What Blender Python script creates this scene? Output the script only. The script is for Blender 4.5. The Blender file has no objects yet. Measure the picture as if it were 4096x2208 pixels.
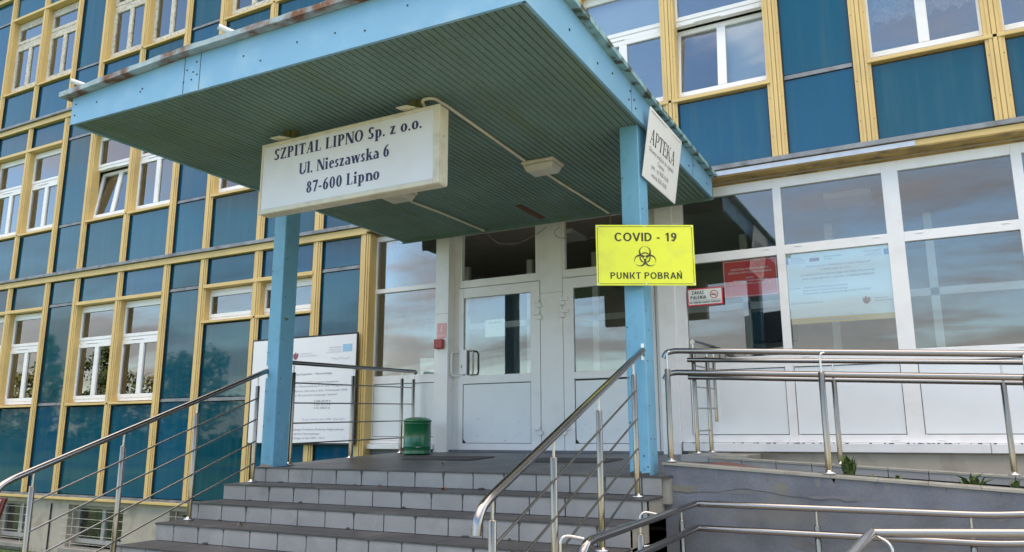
import bpy, bmesh, math, random
from mathutils import Vector, Matrix
random.seed(7)
S = bpy.context.scene
COL = S.collection
# ------------------------------------------------------------------ camera
cam_d = bpy.data.cameras.new('camera'); cam = bpy.data.objects.new('camera', cam_d); COL.objects.link(cam)
RC = ((0.88179921, 0.47161887, -0.00240818), (-0.09638632, 0.17521319, -0.97980101), (-0.4616707, 0.86421987, 0.19996046))
cam.matrix_world = Matrix(((RC[0][0], -RC[1][0], -RC[2][0], 0), (RC[0][1], -RC[1][1], -RC[2][1], 0),
                           (RC[0][2], -RC[1][2], -RC[2][2], 1.615), (0, 0, 0, 1)))
cam_d.sensor_width = 36; cam_d.lens = 3111.16 / 4096 * 36
cam_d.clip_start = .05; cam_d.clip_end = 900
S.camera = cam
# ------------------------------------------------------------------ light
SUN_EL, SUN_AZ = math.radians(24), math.radians(28)      # low sun behind the building: the facade is in shade
w = bpy.data.worlds.new('World'); S.world = w; w.use_nodes = True
nt = w.node_tree; nt.nodes.clear()
def wn(t, **k):
    n = nt.nodes.new(t)
    for a, b in k.items(): setattr(n, a, b)
    return n
out = wn('ShaderNodeOutputWorld'); bg = wn('ShaderNodeBackground'); bg.inputs[1].default_value = .13
sky = wn('ShaderNodeTexSky', sky_type='NISHITA'); sky.sun_disc = False
sky.sun_elevation = SUN_EL; sky.sun_rotation = SUN_AZ; sky.air_density = 1.0; sky.dust_density = 1.2
tc = wn('ShaderNodeTexCoord'); sep = wn('ShaderNodeSeparateXYZ'); nt.links.new(tc.outputs['Generated'], sep.inputs[0])
def math_n(op, a, b=None):
    n = wn('ShaderNodeMath', operation=op)
    for i, v in enumerate((a, b)):
        if v is None: continue
        if isinstance(v, (int, float)): n.inputs[i].default_value = v
        else: nt.links.new(v, n.inputs[i])
    return n.outputs[0]
den = math_n('ADD', math_n('MAXIMUM', sep.outputs[2], 0.0), .16)
cx = math_n('DIVIDE', sep.outputs[0], den); cy = math_n('DIVIDE', sep.outputs[1], den)
cmb = wn('ShaderNodeCombineXYZ'); nt.links.new(math_n('MULTIPLY', cx, .55), cmb.inputs[0]); nt.links.new(cy, cmb.inputs[1])
noi = wn('ShaderNodeTexNoise'); noi.inputs['Scale'].default_value = 1.5; noi.inputs['Detail'].default_value = 7; noi.inputs['Roughness'].default_value = .58
noi.inputs['Distortion'].default_value = .4
nt.links.new(cmb.outputs[0], noi.inputs['Vector'])
rmp = wn('ShaderNodeValToRGB'); rmp.color_ramp.elements[0].position = .455; rmp.color_ramp.elements[1].position = .585
hi = wn('ShaderNodeMapRange'); nt.links.new(sep.outputs[2], hi.inputs[0])      # heavier cloud added overhead for neutral top light, clearer lower down
hi.inputs[1].default_value = .5; hi.inputs[2].default_value = .85; hi.inputs[3].default_value = 0; hi.inputs[4].default_value = 1
belt = wn('ShaderNodeMapRange', interpolation_type='SMOOTHSTEP'); nt.links.new(sep.outputs[2], belt.inputs[0]); belt.inputs[1].default_value = .10; belt.inputs[2].default_value = .26; belt.inputs[3].default_value = .045; belt.inputs[4].default_value = -.045
nt.links.new(math_n('ADD', math_n('ADD', noi.outputs[0], belt.outputs[0]), math_n('MULTIPLY', hi.outputs[0], .27)), rmp.inputs[0])
cfac = math_n('MULTIPLY', rmp.outputs[0], math_n('ADD', math_n('MULTIPLY', hi.outputs[0], .2), .75))
noi2 = wn('ShaderNodeTexNoise'); noi2.inputs['Scale'].default_value = 2.6; noi2.inputs['Detail'].default_value = 5
nt.links.new(cmb.outputs[0], noi2.inputs['Vector'])
ccol = wn('ShaderNodeMix', data_type='RGBA'); nt.links.new(noi2.outputs[0], ccol.inputs[0])
low = wn('ShaderNodeMapRange'); nt.links.new(sep.outputs[2], low.inputs[0]); low.inputs[1].default_value = .02; low.inputs[2].default_value = .30; low.inputs[3].default_value = 1; low.inputs[4].default_value = 0
ccol.inputs[6].default_value = (.8, .72, .72, 1); ccol.inputs[7].default_value = (5.0, 4.2, 3.8, 1)
cm = wn('ShaderNodeMix', data_type='RGBA'); cb2 = wn('ShaderNodeMix', data_type='RGBA'); nt.links.new(hi.outputs[0], cb2.inputs[0]); lowc = wn('ShaderNodeMix', data_type='RGBA', blend_type='MULTIPLY'); nt.links.new(low.outputs[0], lowc.inputs[0]); nt.links.new(ccol.outputs[2], lowc.inputs[6]); lowc.inputs[7].default_value = (.92, .84, .77, 1)
nt.links.new(lowc.outputs[2], cb2.inputs[6]); cb2.inputs[7].default_value = (9.5, 8.2, 7.2, 1)
nt.links.new(cfac, cm.inputs[0]); nt.links.new(sky.outputs[0], cm.inputs[6]); nt.links.new(cb2.outputs[2], cm.inputs[7])
nt.links.new(cm.outputs[2], bg.inputs[0]); nt.links.new(bg.outputs[0], out.inputs[0])
sd = bpy.data.lights.new('sun', 'SUN'); sd.energy = 3.0; sd.angle = math.radians(.5); sd.color = (1, .9, .78)
sun = bpy.data.objects.new('sun', sd); COL.objects.link(sun)
sdir = Vector((math.sin(SUN_AZ) * math.cos(SUN_EL), math.cos(SUN_AZ) * math.cos(SUN_EL), math.sin(SUN_EL)))
sun.rotation_euler = sdir.to_track_quat('Z', 'Y').to_euler(); sun.location = sdir * 80
S.view_settings.view_transform = 'Standard'; S.view_settings.look = 'None'; S.view_settings.gamma = 1
S.view_settings.exposure = 1.88
S.cycles.max_bounces = 8; S.cycles.transparent_max_bounces = 12

# ------------------------------------------------------------------ helpers: materials
def lk(t, a, b): t.links.new(a, b)
def mat(name, col, rough=.6, metal=0, var=.12, vscale=3.0, fine=0, fscale=60, bump=0, bscale=80, spec=.5,
        dirt=None, dirt_amt=0, dscale=1.6, objvar=0, coat=0, dstretch=(1, 1, 1), dlo=.5, dhi=.72):
    m = bpy.data.materials.new(name); m.use_nodes = True; t = m.node_tree
    b = t.nodes['Principled BSDF']; N = t.nodes.new
    b.inputs['Roughness'].default_value = rough; b.inputs['Metallic'].default_value = metal
    b.inputs['Specular IOR Level'].default_value = spec; b.inputs['Coat Weight'].default_value = coat
    g = N('ShaderNodeNewGeometry'); pos = g.outputs['Position']
    cur = None
    rgb = N('ShaderNodeRGB'); rgb.outputs[0].default_value = (*col, 1); cur = rgb.outputs[0]
    def mul(sock, cur, lo, hi):
        mr = N('ShaderNodeMapRange'); lk(t, sock, mr.inputs[0]); mr.inputs[3].default_value = lo; mr.inputs[4].default_value = hi
        mr.inputs[1].default_value = .25; mr.inputs[2].default_value = .75
        mx = N('ShaderNodeMix'); mx.data_type = 'RGBA'; mx.blend_type = 'MULTIPLY'; mx.inputs[0].default_value = 1
        cb = N('ShaderNodeCombineColor'); 
        for i in range(3): lk(t, mr.outputs[0], cb.inputs[i])
        lk(t, cur, mx.inputs[6]); lk(t, cb.outputs[0], mx.inputs[7]); return mx.outputs[2]
    def noise(scale, detail=5, vec=None, st=None):
        n = N('ShaderNodeTexNoise'); n.inputs['Scale'].default_value = scale; n.inputs['Detail'].default_value = detail
        v = vec or pos
        if st:
            mp = N('ShaderNodeMapping'); mp.inputs['Scale'].default_value = st; lk(t, v, mp.inputs[0]); v = mp.outputs[0]
        lk(t, v, n.inputs['Vector']); return n.outputs[0]
    if var: cur = mul(noise(vscale), cur, 1 - var, 1 + var)
    if fine: cur = mul(noise(fscale, 2), cur, 1 - fine, 1 + fine)
    if objvar:
        oi = N('ShaderNodeObjectInfo')
        hs = N('ShaderNodeHueSaturation'); lk(t, cur, hs.inputs['Color'])
        for nm, lo, hi in (('Hue', .5 - objvar * .07, .5 + objvar * .004), ('Value', 1 - objvar * .5, 1 + objvar * .7)):
            mr = N('ShaderNodeMapRange'); lk(t, oi.outputs['Random'], mr.inputs[0]); mr.inputs[3].default_value = lo; mr.inputs[4].default_value = hi
            lk(t, mr.outputs[0], hs.inputs[nm])
        cur = hs.outputs[0]
    if dirt:
        r = N('ShaderNodeMapRange'); lk(t, noise(dscale, 8, st=dstretch), r.inputs[0]); r.inputs[1].default_value = dlo; r.inputs[2].default_value = dhi
        r.inputs[4].default_value = dirt_amt
        mx = N('ShaderNodeMix'); mx.data_type = 'RGBA'; lk(t, r.outputs[0], mx.inputs[0]); lk(t, cur, mx.inputs[6]); mx.inputs[7].default_value = (*dirt, 1)
        cur = mx.outputs[2]
    lk(t, cur, b.inputs['Base Color'])
    if bump:
        bp = N('ShaderNodeBump'); bp.inputs['Strength'].default_value = bump; bp.inputs['Distance'].default_value = .01
        lk(t, noise(bscale, 4), bp.inputs['Height']); lk(t, bp.outputs[0], b.inputs['Normal'])
    return m
def glass(name, tint=(.72, .78, .78), base=.1, k=1.5, wob=.0):
    m = bpy.data.materials.new(name); m.use_nodes = True; t = m.node_tree; t.nodes.clear(); N = t.nodes.new
    o = N('ShaderNodeOutputMaterial'); tr = N('ShaderNodeBsdfTransparent'); tr.inputs[0].default_value = (*tint, 1)
    gl = N('ShaderNodeBsdfGlossy'); gl.inputs['Roughness'].default_value = .0; gl.inputs[0].default_value = (.95, .97, 1, 1)
    fr = N('ShaderNodeFresnel'); fr.inputs[0].default_value = 1.5
    a = N('ShaderNodeMath'); a.operation = 'MULTIPLY_ADD'; lk(t, fr.outputs[0], a.inputs[0]); a.inputs[1].default_value = k; a.inputs[2].default_value = base; a.use_clamp = True
    mx = N('ShaderNodeMixShader'); lk(t, a.outputs[0], mx.inputs[0]); lk(t, tr.outputs[0], mx.inputs[1]); lk(t, gl.outputs[0], mx.inputs[2])
    if wob:
        g = N('ShaderNodeNewGeometry'); n = N('ShaderNodeTexNoise'); n.inputs['Scale'].default_value = 1.3; n.inputs['Detail'].default_value = 1
        lk(t, g.outputs['Position'], n.inputs['Vector'])
        bp = N('ShaderNodeBump'); bp.inputs['Strength'].default_value = wob; bp.inputs['Distance'].default_value = .02
        lk(t, n.outputs[0], bp.inputs['Height']); lk(t, bp.outputs[0], gl.inputs['Normal'])
    lk(t, mx.outputs[0], o.inputs[0]); return m

M = {}
M['yellow'] = mat('yellow_paint', (.66, .475, .19), .5, var=.07, vscale=1.2, dirt=(.38, .29, .14), dirt_amt=.45, dscale=2.2, dstretch=(1.6, 1.6, .9), dlo=.5, dhi=.8)
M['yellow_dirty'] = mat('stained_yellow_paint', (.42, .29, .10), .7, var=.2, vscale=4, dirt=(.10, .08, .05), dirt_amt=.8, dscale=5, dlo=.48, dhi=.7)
M['panel'] = mat('blue_glazed_panel', (.001, .056, .118), .03, var=.16, vscale=.7, spec=.5, objvar=.5, bump=.06, bscale=1.6, dirt=(.03, .095, .13), dirt_amt=.6, dscale=2.2, dstretch=(5, 5, .4), dlo=.48, dhi=.8)
M['gasket'] = mat('black_gasket', (.015, .017, .02), .7)
M['alu'] = mat('weathered_aluminium', (.23, .24, .255), .5, metal=.3, var=.25, vscale=6, dirt=(.09, .085, .08), dirt_amt=.7, dscale=7)
M['galv'] = mat('galvanised_sheet', (.46, .50, .56), .42, metal=.35, var=.12, vscale=9)
M['upvc'] = mat('white_upvc', (.80, .80, .81), .32, var=.03, vscale=2, dirt=(.5, .47, .42), dirt_amt=.25, dscale=4)
M['upvc_shaded'] = mat('shaded_grimy_upvc', (.40, .39, .35), .5, var=.15, dirt=(.2, .19, .15), dirt_amt=.5, dscale=5)  # white uPVC greyed to paint in basement shade, plus grime; reused for a grey handle
M['upvc_panel'] = mat('white_infill_panel', (.76, .79, .82), .3, var=.03)
M['oldwood'] = mat('flaking_white_window_paint', (.60, .57, .50), .8, var=.15, vscale=6, dirt=(.27, .22, .17), dirt_amt=.7, dscale=22, dlo=.5, dhi=.68)
M['glass'] = glass('window_glass', (.86, .89, .89), .07, 1.9, .04)
M['shopglass'] = glass('entrance_glass', (.93, .95, .94), .03, 1.25, .03)
M['room'] = mat('room_plaster', (.42, .38, .34), .9)
M['blind'] = mat('pale_roller_blind', (.70, .74, .76), .8, var=.04)
M['beige_reflection'] = mat('beige_reflection', (.70, .62, .54), .8, var=.05)  # colour of bright beige cloud reflection, painted behind the ground floor panes
M['stain'] = mat('dark_grout_stain', (.075, .068, .06), .9, var=.3, vscale=20)
M['patch'] = mat('repair_render', (.185, .18, .155), .9, var=.2, vscale=8)
M['patch_grey'] = mat('grey_repair_render', (.158, .162, .172), .9, var=.2, vscale=8)
M['lace'] = mat('grey_lace_curtain', (.36, .34, .36), .9, var=.35, vscale=7, fine=.25, fscale=40)
M['plaster'] = mat('beige_plinth_render', (.46, .41, .33), .9, var=.15, vscale=3, dirt=(.22, .18, .13), dirt_amt=.75, dscale=3, bump=.3, bscale=60)
M['canopy'] = mat('light_blue_sheet', (.20, .42, .62), .42, var=.05, vscale=1.5, dirt=(.40, .58, .68), dirt_amt=.4, dscale=3, fine=.03, fscale=200)
M['column'] = mat('light_blue_column_paint', (.16, .40, .58), .5, var=.07, vscale=4, dirt=(.10, .25, .33), dirt_amt=.5, dscale=8, dlo=.55, dhi=.75)
M['soffit'] = mat('green_board', (.135, .22, .20), .62, var=.2, vscale=1.4, dirt=(.13, .185, .10), dirt_amt=.6, dscale=1.5, dstretch=(3, .35, 1), fine=.1, fscale=30)
M['rust'] = mat('rusty_flashing', (.33, .43, .47), .7, var=.2, vscale=8, dirt=(.17, .075, .035), dirt_amt=1, dscale=3.5, dlo=.50, dhi=.62, bump=.4, bscale=40)
M['moss'] = mat('mossy_flashing', (.24, .40, .43), .7, var=.25, vscale=9, dirt=(.05, .06, .03), dirt_amt=.95, dscale=8, dlo=.5, dhi=.6, bump=.5, bscale=60)
M['dark'] = mat('dark_bolt', (.02, .025, .03), .5)
M['cream'] = mat('cream_plastic', (.66, .62, .50), .45, var=.06, dirt=(.35, .30, .2), dirt_amt=.4, dscale=8)
M['sign_face'] = mat('white_sign_sheet', (.72, .725, .755), .35, var=.03, dirt=(.56, .54, .5), dirt_amt=.3, dscale=2)
M['navy'] = mat('navy_lettering', (.022, .026, .10), .5, var=0)
M['black'] = mat('black_print', (.012, .012, .014), .6, var=0)
M['grey_text'] = mat('grey_print', (.24, .24, .28), .6, var=0)
M['faint'] = mat('faded_print', (.40, .42, .50), .6, var=0)
M['white_board'] = mat('white_board', (.74, .75, .79), .35, var=.02)
M['apteka'] = mat('ivory_board', (.86, .855, .83), .4, var=.02)
M['covid'] = mat('fluorescent_yellow_board', (.76, .81, .04), .3, var=.05, vscale=4, dirt=(.55, .56, .08), dirt_amt=.4, dscale=6)
M['olive'] = mat('dark_olive_print', (.05, .05, .012), .5, var=0)
M['red'] = mat('red_board', (.78, .025, .03), .35, var=.03)
M['redframe'] = mat('red_print', (.66, .035, .07), .4, var=0)
M['pink'] = mat('faded_pink_sticker', (.76, .40, .42), .5, var=.05)
M['alarm'] = mat('red_alarm_plastic', (.33, .035, .03), .35, var=.08)
M['paper'] = mat('white_paper', (.74, .79, .78), .7, var=.03)
M['poster'] = mat('pale_blue_poster', (.82, .92, .95), .4, var=.02)
M['poster_band'] = mat('ochre_band', (.66, .50, .16), .5, var=.03)
M['eu'] = mat('blue_flag_print', (.10, .22, .45), .5, var=0)
M['eu_pale'] = mat('faded_blue_flag_print', (.28, .50, .75), .5, var=0)
M['maroon_print'] = mat('maroon_print', (.22, .07, .09), .5, var=0)
M['steel'] = mat('warm_reflection_steel', (.30, .255, .20), .18, metal=1, var=.06, vscale=3)  # same metal as the rails, with warm reflections painted into the post colour
M['steel_rail'] = mat('polished_steel_rail', (.30, .29, .285), .2, metal=1, var=.06, vscale=3)
M['steel_dull'] = mat('brushed_stainless_steel', (.56, .56, .55), .3, metal=1, var=.08)
M['tread'] = mat('dark_grey_tread_tile', (.060, .056, .056), .42, var=.2, vscale=2.5, fine=.12, fscale=120, dirt=(.20, .19, .18), dirt_amt=.4, dscale=2.2)
M['riser'] = mat('grey_granite_tile', (.29, .287, .285), .5, var=.15, vscale=3.1, fine=.12, fscale=150, dirt=(.17, .16, .14), dirt_amt=.5, dscale=5, dlo=.56, dhi=.8)
M['joint'] = mat('mortar_and_shadow_dark', (.022, .02, .018), .9)  # mortar joints; also paints the shadow below the kerb tiles
M['concrete'] = mat('stained_concrete', (.30, .285, .25), .9, var=.2, vscale=3, dirt=(.14, .14, .08), dirt_amt=.7, dscale=3, bump=.3, bscale=50)
M['rampwall'] = mat('blue_grey_render', (.142, .155, .182), .85, var=.26, vscale=3.2, fine=.10, fscale=90, dirt=(.20, .195, .175), dirt_amt=.6, dscale=2.6, dlo=.50, dhi=.66, bump=.25, bscale=45)
M['coping'] = mat('grey_coping_tile', (.30, .29, .25), .6, var=.12, vscale=5, dirt=(.16, .13, .09), dirt_amt=.6, dscale=6)
M['soil'] = mat('dark_soil', (.035, .03, .025), .95, bump=.8, bscale=40)
M['bin'] = mat('green_enamel', (.005, .125, .045), .28, var=.1, coat=.4)
M['mat'] = mat('charcoal_doormat', (.055, .053, .054), .95, fine=.4, fscale=150)
M['brown'] = mat('brown_patch', (.12, .055, .035), .8, var=.2)
M['leaf_dry'] = mat('dry_leaf', (.30, .13, .06), .8)
M['weed'] = mat('weed_green', (.085, .125, .028), .6, var=.3, vscale=20)
M['asphalt'] = mat('asphalt', (.06, .06, .062), .9, var=.2, bump=.3, bscale=60)
M['paving'] = mat('grey_paving', (.33, .31, .27), .9, var=.15, bump=.2)
M['lawn'] = mat('lawn_green', (.07, .12, .03), .9, var=.35, vscale=1.5)
M['trunk'] = mat('bark', (.10, .07, .05), .9, var=.3)
M['leaf_a'] = mat('tree_leaf', (.055, .085, .022), .7, var=.5, vscale=1.2)
M['leaf_b'] = mat('autumn_tree_leaf', (.13, .12, .03), .7, var=.45, vscale=1.2)
M['fence'] = mat('dark_fence_paint', (.04, .06, .06), .6)
M['lamp'] = mat('yellowed_lamp_diffuser', (.60, .58, .50), .4, var=.08)
M['terracotta'] = mat('terracotta_tile', (.15, .07, .055), .7, var=.1)
M['maroon'] = mat('maroon_frame', (.16, .03, .03), .5)
M['pale_pink'] = mat('pale_notice', (.55, .42, .45), .6)
M['wire'] = mat('grey_brown_cable', (.28, .22, .17), .6)

# ------------------------------------------------------------------ helpers: geometry
class MB:
    def __init__(s): s.v = []; s.f = []; s.sm = []
    def add(s, vs, fs, smooth=False):
        o = len(s.v); s.v += [tuple(v) for v in vs]
        for f in fs: s.f.append(tuple(i + o for i in f)); s.sm.append(smooth)
        return s
    def box(s, x0, x1, y0, y1, z0, z1):
        return s.add([(x0, y0, z0), (x1, y0, z0), (x1, y1, z0), (x0, y1, z0), (x0, y0, z1), (x1, y0, z1), (x1, y1, z1), (x0, y1, z1)],
                     [(3, 2, 1, 0), (4, 5, 6, 7), (0, 1, 5, 4), (1, 2, 6, 5), (2, 3, 7, 6), (3, 0, 4, 7)])
    def hexa(s, p):   # 8 corners in box order
        return s.add(p, [(3, 2, 1, 0), (4, 5, 6, 7), (0, 1, 5, 4), (1, 2, 6, 5), (2, 3, 7, 6), (3, 0, 4, 7)])
    def frame(s, x0, x1, z0, z1, t, y0, y1):
        tl, tr, tb, tt = (t if isinstance(t, tuple) else (t, t, t, t))
        s.box(x0, x0 + tl, y0, y1, z0, z1); s.box(x1 - tr, x1, y0, y1, z0, z1)
        s.box(x0 + tl, x1 - tr, y0, y1, z0, z0 + tb); s.box(x0 + tl, x1 - tr, y0, y1, z1 - tt, z1); return s
    def prism(s, poly, f):   # poly 2d, f(u,v,k)->3d, k 0/1
        n = len(poly)
        vs = [f(u, v, 0) for u, v in poly] + [f(u, v, 1) for u, v in poly]
        return s.add(vs, [tuple(range(n)), tuple(range(2 * n - 1, n - 1, -1))] + [(i, i + n, (i + 1) % n + n, (i + 1) % n) for i in range(n)])
    def tube(s, pts, r, n=12, cap=True):
        pts = [Vector(p) for p in pts]; m = len(pts); rs = r if isinstance(r, list) else [r] * m
        up = None; rings = []
        for i, p in enumerate(pts):
            d = ((pts[min(i + 1, m - 1)] - p).normalized() + (p - pts[max(i - 1, 0)]).normalized()) if 0 < i < m - 1 else (pts[min(i + 1, m - 1)] - pts[max(i - 1, 0)])
            d.normalize()
            if up is None:
                up = Vector((0, 0, 1)) if abs(d.z) < .9 else Vector((1, 0, 0))
            a = d.cross(up).normalized(); up = a.cross(d).normalized()
            rings.append([p + (a * math.cos(2 * math.pi * k / n) + up * math.sin(2 * math.pi * k / n)) * rs[i] for k in range(n)])
        vs = [v for R_ in rings for v in R_]
        fs = [(i * n + k, i * n + (k + 1) % n, (i + 1) * n + (k + 1) % n, (i + 1) * n + k) for i in range(m - 1) for k in range(n)]
        s.add(vs, fs, True)
        if cap: s.add(rings[0], [tuple(range(n - 1, -1, -1))]); s.add(rings[-1], [tuple(range(n))])
        return s
    def lathe(s, prof, c, n=24):
        vs = [(c[0] + r * math.cos(2 * math.pi * k / n), c[1] + r * math.sin(2 * math.pi * k / n), c[2] + z) for r, z in prof for k in range(n)]
        fs = [(i * n + k, i * n + (k + 1) % n, (i + 1) * n + (k + 1) % n, (i + 1) * n + k) for i in range(len(prof) - 1) for k in range(n)]
        return s.add(vs, fs, True)
    def build(s, name, m, parent=None, bevel=0, o=None):
        org = Vector((0, 0, 0)); 
        p = parent
        while p is not None and p.parent is not None: p = p.parent
        if p is not None: org = Vector(p.location)
        me = bpy.data.meshes.new(name)
        me.from_pydata([tuple(Vector(v) - org) for v in s.v], [], s.f)
        me.polygons.foreach_set('use_smooth', s.sm); me.update()
        if bevel:
            bm = bmesh.new(); bm.from_mesh(me)
            es = [e for e in bm.edges if len(e.link_faces) == 2 and e.calc_face_angle(0) > .5]
            bmesh.ops.bevel(bm, geom=es, offset=bevel, segments=1, affect='EDGES', profile=.5, clamp_overlap=True)
            bm.to_mesh(me); bm.free()
        me.materials.append(M[m] if isinstance(m, str) else m)
        ob = bpy.data.objects.new(name, me); COL.objects.link(ob); ob.parent = parent
        return ob
def fillet(pts, r, n=5):
    pts = [Vector(p) for p in pts]; o = [pts[0]]
    for i in range(1, len(pts) - 1):
        a, b, c = pts[i - 1], pts[i], pts[i + 1]; d1 = (a - b); d2 = (c - b); k = min(r, d1.length * .45, d2.length * .45)
        p, q = b + d1.normalized() * k, b + d2.normalized() * k
        for j in range(n + 1):
            t = j / n; o.append(p * (1 - t) ** 2 + b * 2 * t * (1 - t) + q * t * t)
    o.append(pts[-1]); return o
def tag(o, label=None, cat=None, group=None, kind=None):
    if label: o['label'] = label
    if cat: o['category'] = cat
    if group: o['group'] = group
    if kind: o['kind'] = kind
    return o
def thing(name, loc, label, cat, group=None):
    o = bpy.data.objects.new(name, None); COL.objects.link(o); o.location = loc; o.empty_display_size = .1
    return tag(o, label, cat, group)
def copy_tree(o, parent=None):
    c = o.copy(); COL.objects.link(c); c.parent = parent
    for ch in list(o.children): copy_tree(ch, c)
    return c
def shift_copy(part, d):      # copy of a building part and its sub-parts, moved by d
    c = copy_tree(part, part.parent); c.location = Vector(part.location) + Vector(d); return c

# text --------------------------------------------------------------
def text_mesh(body, size, align='LEFT', bold=0, sx=1.0, shear=0):
    cu = bpy.data.curves.new('t', 'FONT'); cu.body = body; cu.size = size; cu.align_x = align; cu.offset = bold; cu.resolution_u = 3; cu.shear = shear
    ob = bpy.data.objects.new('t', cu); COL.objects.link(ob)
    bpy.context.view_layer.update()
    me = bpy.data.meshes.new_from_object(ob.evaluated_get(bpy.context.evaluated_depsgraph_get()))
    vs = [(v.co.x * sx, v.co.y) for v in me.vertices]; fs = [tuple(p.vertices) for p in me.polygons]
    bpy.data.objects.remove(ob); bpy.data.curves.remove(cu); bpy.data.meshes.remove(me)
    return vs, fs
def fit_text(mb, body, P, x0, z, width, cap, align='LEFT', bold=0, shear=0):
    """adds text to mb; P(u, v) -> 3d point; cap height cap, total width width (None = natural)"""
    vs, fs = text_mesh(body, 1.0, 'LEFT', bold, 1, shear)
    if not vs: return
    xs = [v[0] for v in vs]; a, b = min(xs), max(xs); k = cap / .727
    kx = (width / (b - a)) if width else k
    off = x0 if align == 'LEFT' else (x0 - kx * (b - a) / 2 if align == 'CENTER' else x0 - kx * (b - a))
    mb.add([P(off + (x - a) * kx, z + y * k) for x, y in vs], fs)

# a small bold serif alphabet built from strokes, cap height 1 ------------------------
def serif_glyphs(W, H, SO):
    """W stem, H hairline, SO serif overhang"""
    G = {}
    sh = .045
    def R(x0, y0, x1, y1): return [(x0, y0), (x1, y0), (x1, y1), (x0, y1)]
    def ser(x, y, up, w=W, l=1, r=1):     # bracketed serif on a stem foot x..x+w
        d = 1 if up else -1
        return [R(x - SO * l, min(y, y + d * sh), x + w + SO * r, max(y, y + d * sh)),
                [(x - SO * l * .35, y + d * sh), (x + w + SO * r * .35, y + d * sh), (x + w, y + d * (sh + .06)), (x, y + d * (sh + .06))]]
    def stem(x, y0, y1, w=W, b=1, t=1, tl=1, tr=1):
        o = [R(x, y0, x + w, y1)]
        if b: o += ser(x, y0, True, w)
        if t: o += ser(x, y1, False, w, tl, tr)
        return o
    def arc(cx, cy, rx, ry, a0, a1, wv=W, wh=H, n=14):
        """elliptic stroke: thickness wv where it runs vertically, wh where horizontally"""
        P = []
        for i in range(n):
            q = []
            for j in (i, i + 1):
                a = math.radians(a0 + (a1 - a0) * j / n); c, s = math.cos(a), math.sin(a)
                q.append(((cx + rx * c, cy + ry * s), (cx + (rx - wv) * c, cy + (ry - wh) * s)))
            P.append([q[0][0], q[1][0], q[1][1], q[0][1]])
        return P
    def bar(x0, y0, x1, y1, w): return [[(x0, y0), (x0 + w, y0), (x1 + w, y1), (x1, y1)]]
    X = .68   # x-height
    G['I'] = (W + 2 * SO + .06, stem(SO + .03, 0, 1))
    G['L'] = (.62, stem(SO, 0, 1) + [R(SO, 0, .58, sh + .01), [(.58, 0), (.60, .26), (.56, .26), (.50, .04)]])
    G['T'] = (.68, stem(.34 - W / 2, 0, 1, t=0) + [R(.03, 1 - H - .015, .65, 1), [(.03, 1), (.02, .74), (.06, .74), (.12, .96)], [(.65, 1), (.66, .74), (.62, .74), (.56, .96)]])
    G['P'] = (.64, stem(SO, 0, 1) + [R(SO + W, 1 - H, .34, 1), R(SO + W, .44, .34, .44 + H)] + arc(.34, .72, .28, .28, -90, 90))
    G['N'] = (.80, stem(SO + .02, 0, 1, H) + stem(.68, 0, 1, H) + bar(SO, 1, .68 - W * .55, 0, W * 1.15))
    G['A'] = (.78, bar(.08, 0, .37, 1, H) + bar(.66 - W, 0, .36, 1, W) + [R(.2, .30, .52, .30 + H)] + ser(.08, 0, True, H) + ser(.66 - W, 0, True, W))
    G['O'] = (.82, arc(.41, .5, .38, .51, 0, 360, W, H, 28))
    G['U'] = (.78, stem(SO, .3, 1, b=0) + stem(.66, .3, 1, H, b=0) + arc(.395, .32, .33, .34, 180, 360, W, H + .03))
    G['Z'] = (.66, [R(.05, 1 - H - .01, .60, 1), R(.04, 0, .62, H + .01), [(.05, 1), (.04, .76), (.08, .76), (.15, .96)], [(.62, 0), (.63, .26), (.59, .26), (.52, .04)]] + bar(.04, .03, .60 - W, .97, W))
    G['S'] = (.56, arc(.29, .75, .24, .26, 25, 250, W, H + .01) + arc(.27, .26, .25, .27, -155, 75, W, H + .01) + [[(.13, .64), (.25, .50), (.44, .40), (.40, .33), (.2, .45), (.08, .62)], [(.44, .44), (.5, .34), (.36, .42)]] + [R(.49, .78, .525, .98), R(.03, .02, .065, .24)])
    G['E'] = (.64, stem(SO, 0, 1) + [R(SO, 0, .58, H + .01), R(SO, 1 - H - .01, .56, 1), R(SO + W, .48, .44, .48 + H), [(.58, 0), (.60, .26), (.56, .26), (.50, .04)], [(.56, 1), (.57, .76), (.53, .76), (.48, .96)], R(.42, .38, .455, .64)])
    G['K'] = (.76, stem(SO, 0, 1) + bar(SO + W * .8, .42, .56, .97, H * 1.2) + bar(.62 - W * .4, 0, .30, .62, W) + ser(.58, 0, True, W) + ser(.54, 1, False, H))
    G['l'] = (W + 2 * SO + .02, stem(SO + .01, 0, 1.03, t=0) + [[(SO + .01, 1.03), (SO + .01, .93), (0, .98)]])
    G['i'] = (W + 2 * SO + .02, stem(SO + .01, 0, X, t=0) + [[(SO + .01, X), (SO + .01, X - .1), (-.01, X - .04)]] + arc(SO + .01 + W / 2, .9, W * .62, W * .62, 0, 360, W * .6, W * .6, 10))
    G['n'] = (.66, stem(SO, 0, X, t=0) + [[(SO, X), (SO, X - .1), (-.01, X - .04)]] + stem(.46, 0, .44, b=1, t=0) + arc(.36, .44, .26, .25, 0, 170, W, H + .04))
    G['p'] = (.64, stem(SO, -.3, X, t=0) + [[(SO, X), (SO, X - .1), (-.01, X - .04)]] + arc(.32, .33, .28, .36, -140, 140, W, H))
    G['o'] = (.60, arc(.30, .335, .28, .36, 0, 360, W, H, 22))
    G['e'] = (.54, arc(.29, .335, .26, .36, 15, 320, W, H) + [R(.14, .36, .53, .36 + H)] + arc(.29, .36, .25, .33, 0, 60, W * .9, H))
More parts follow.
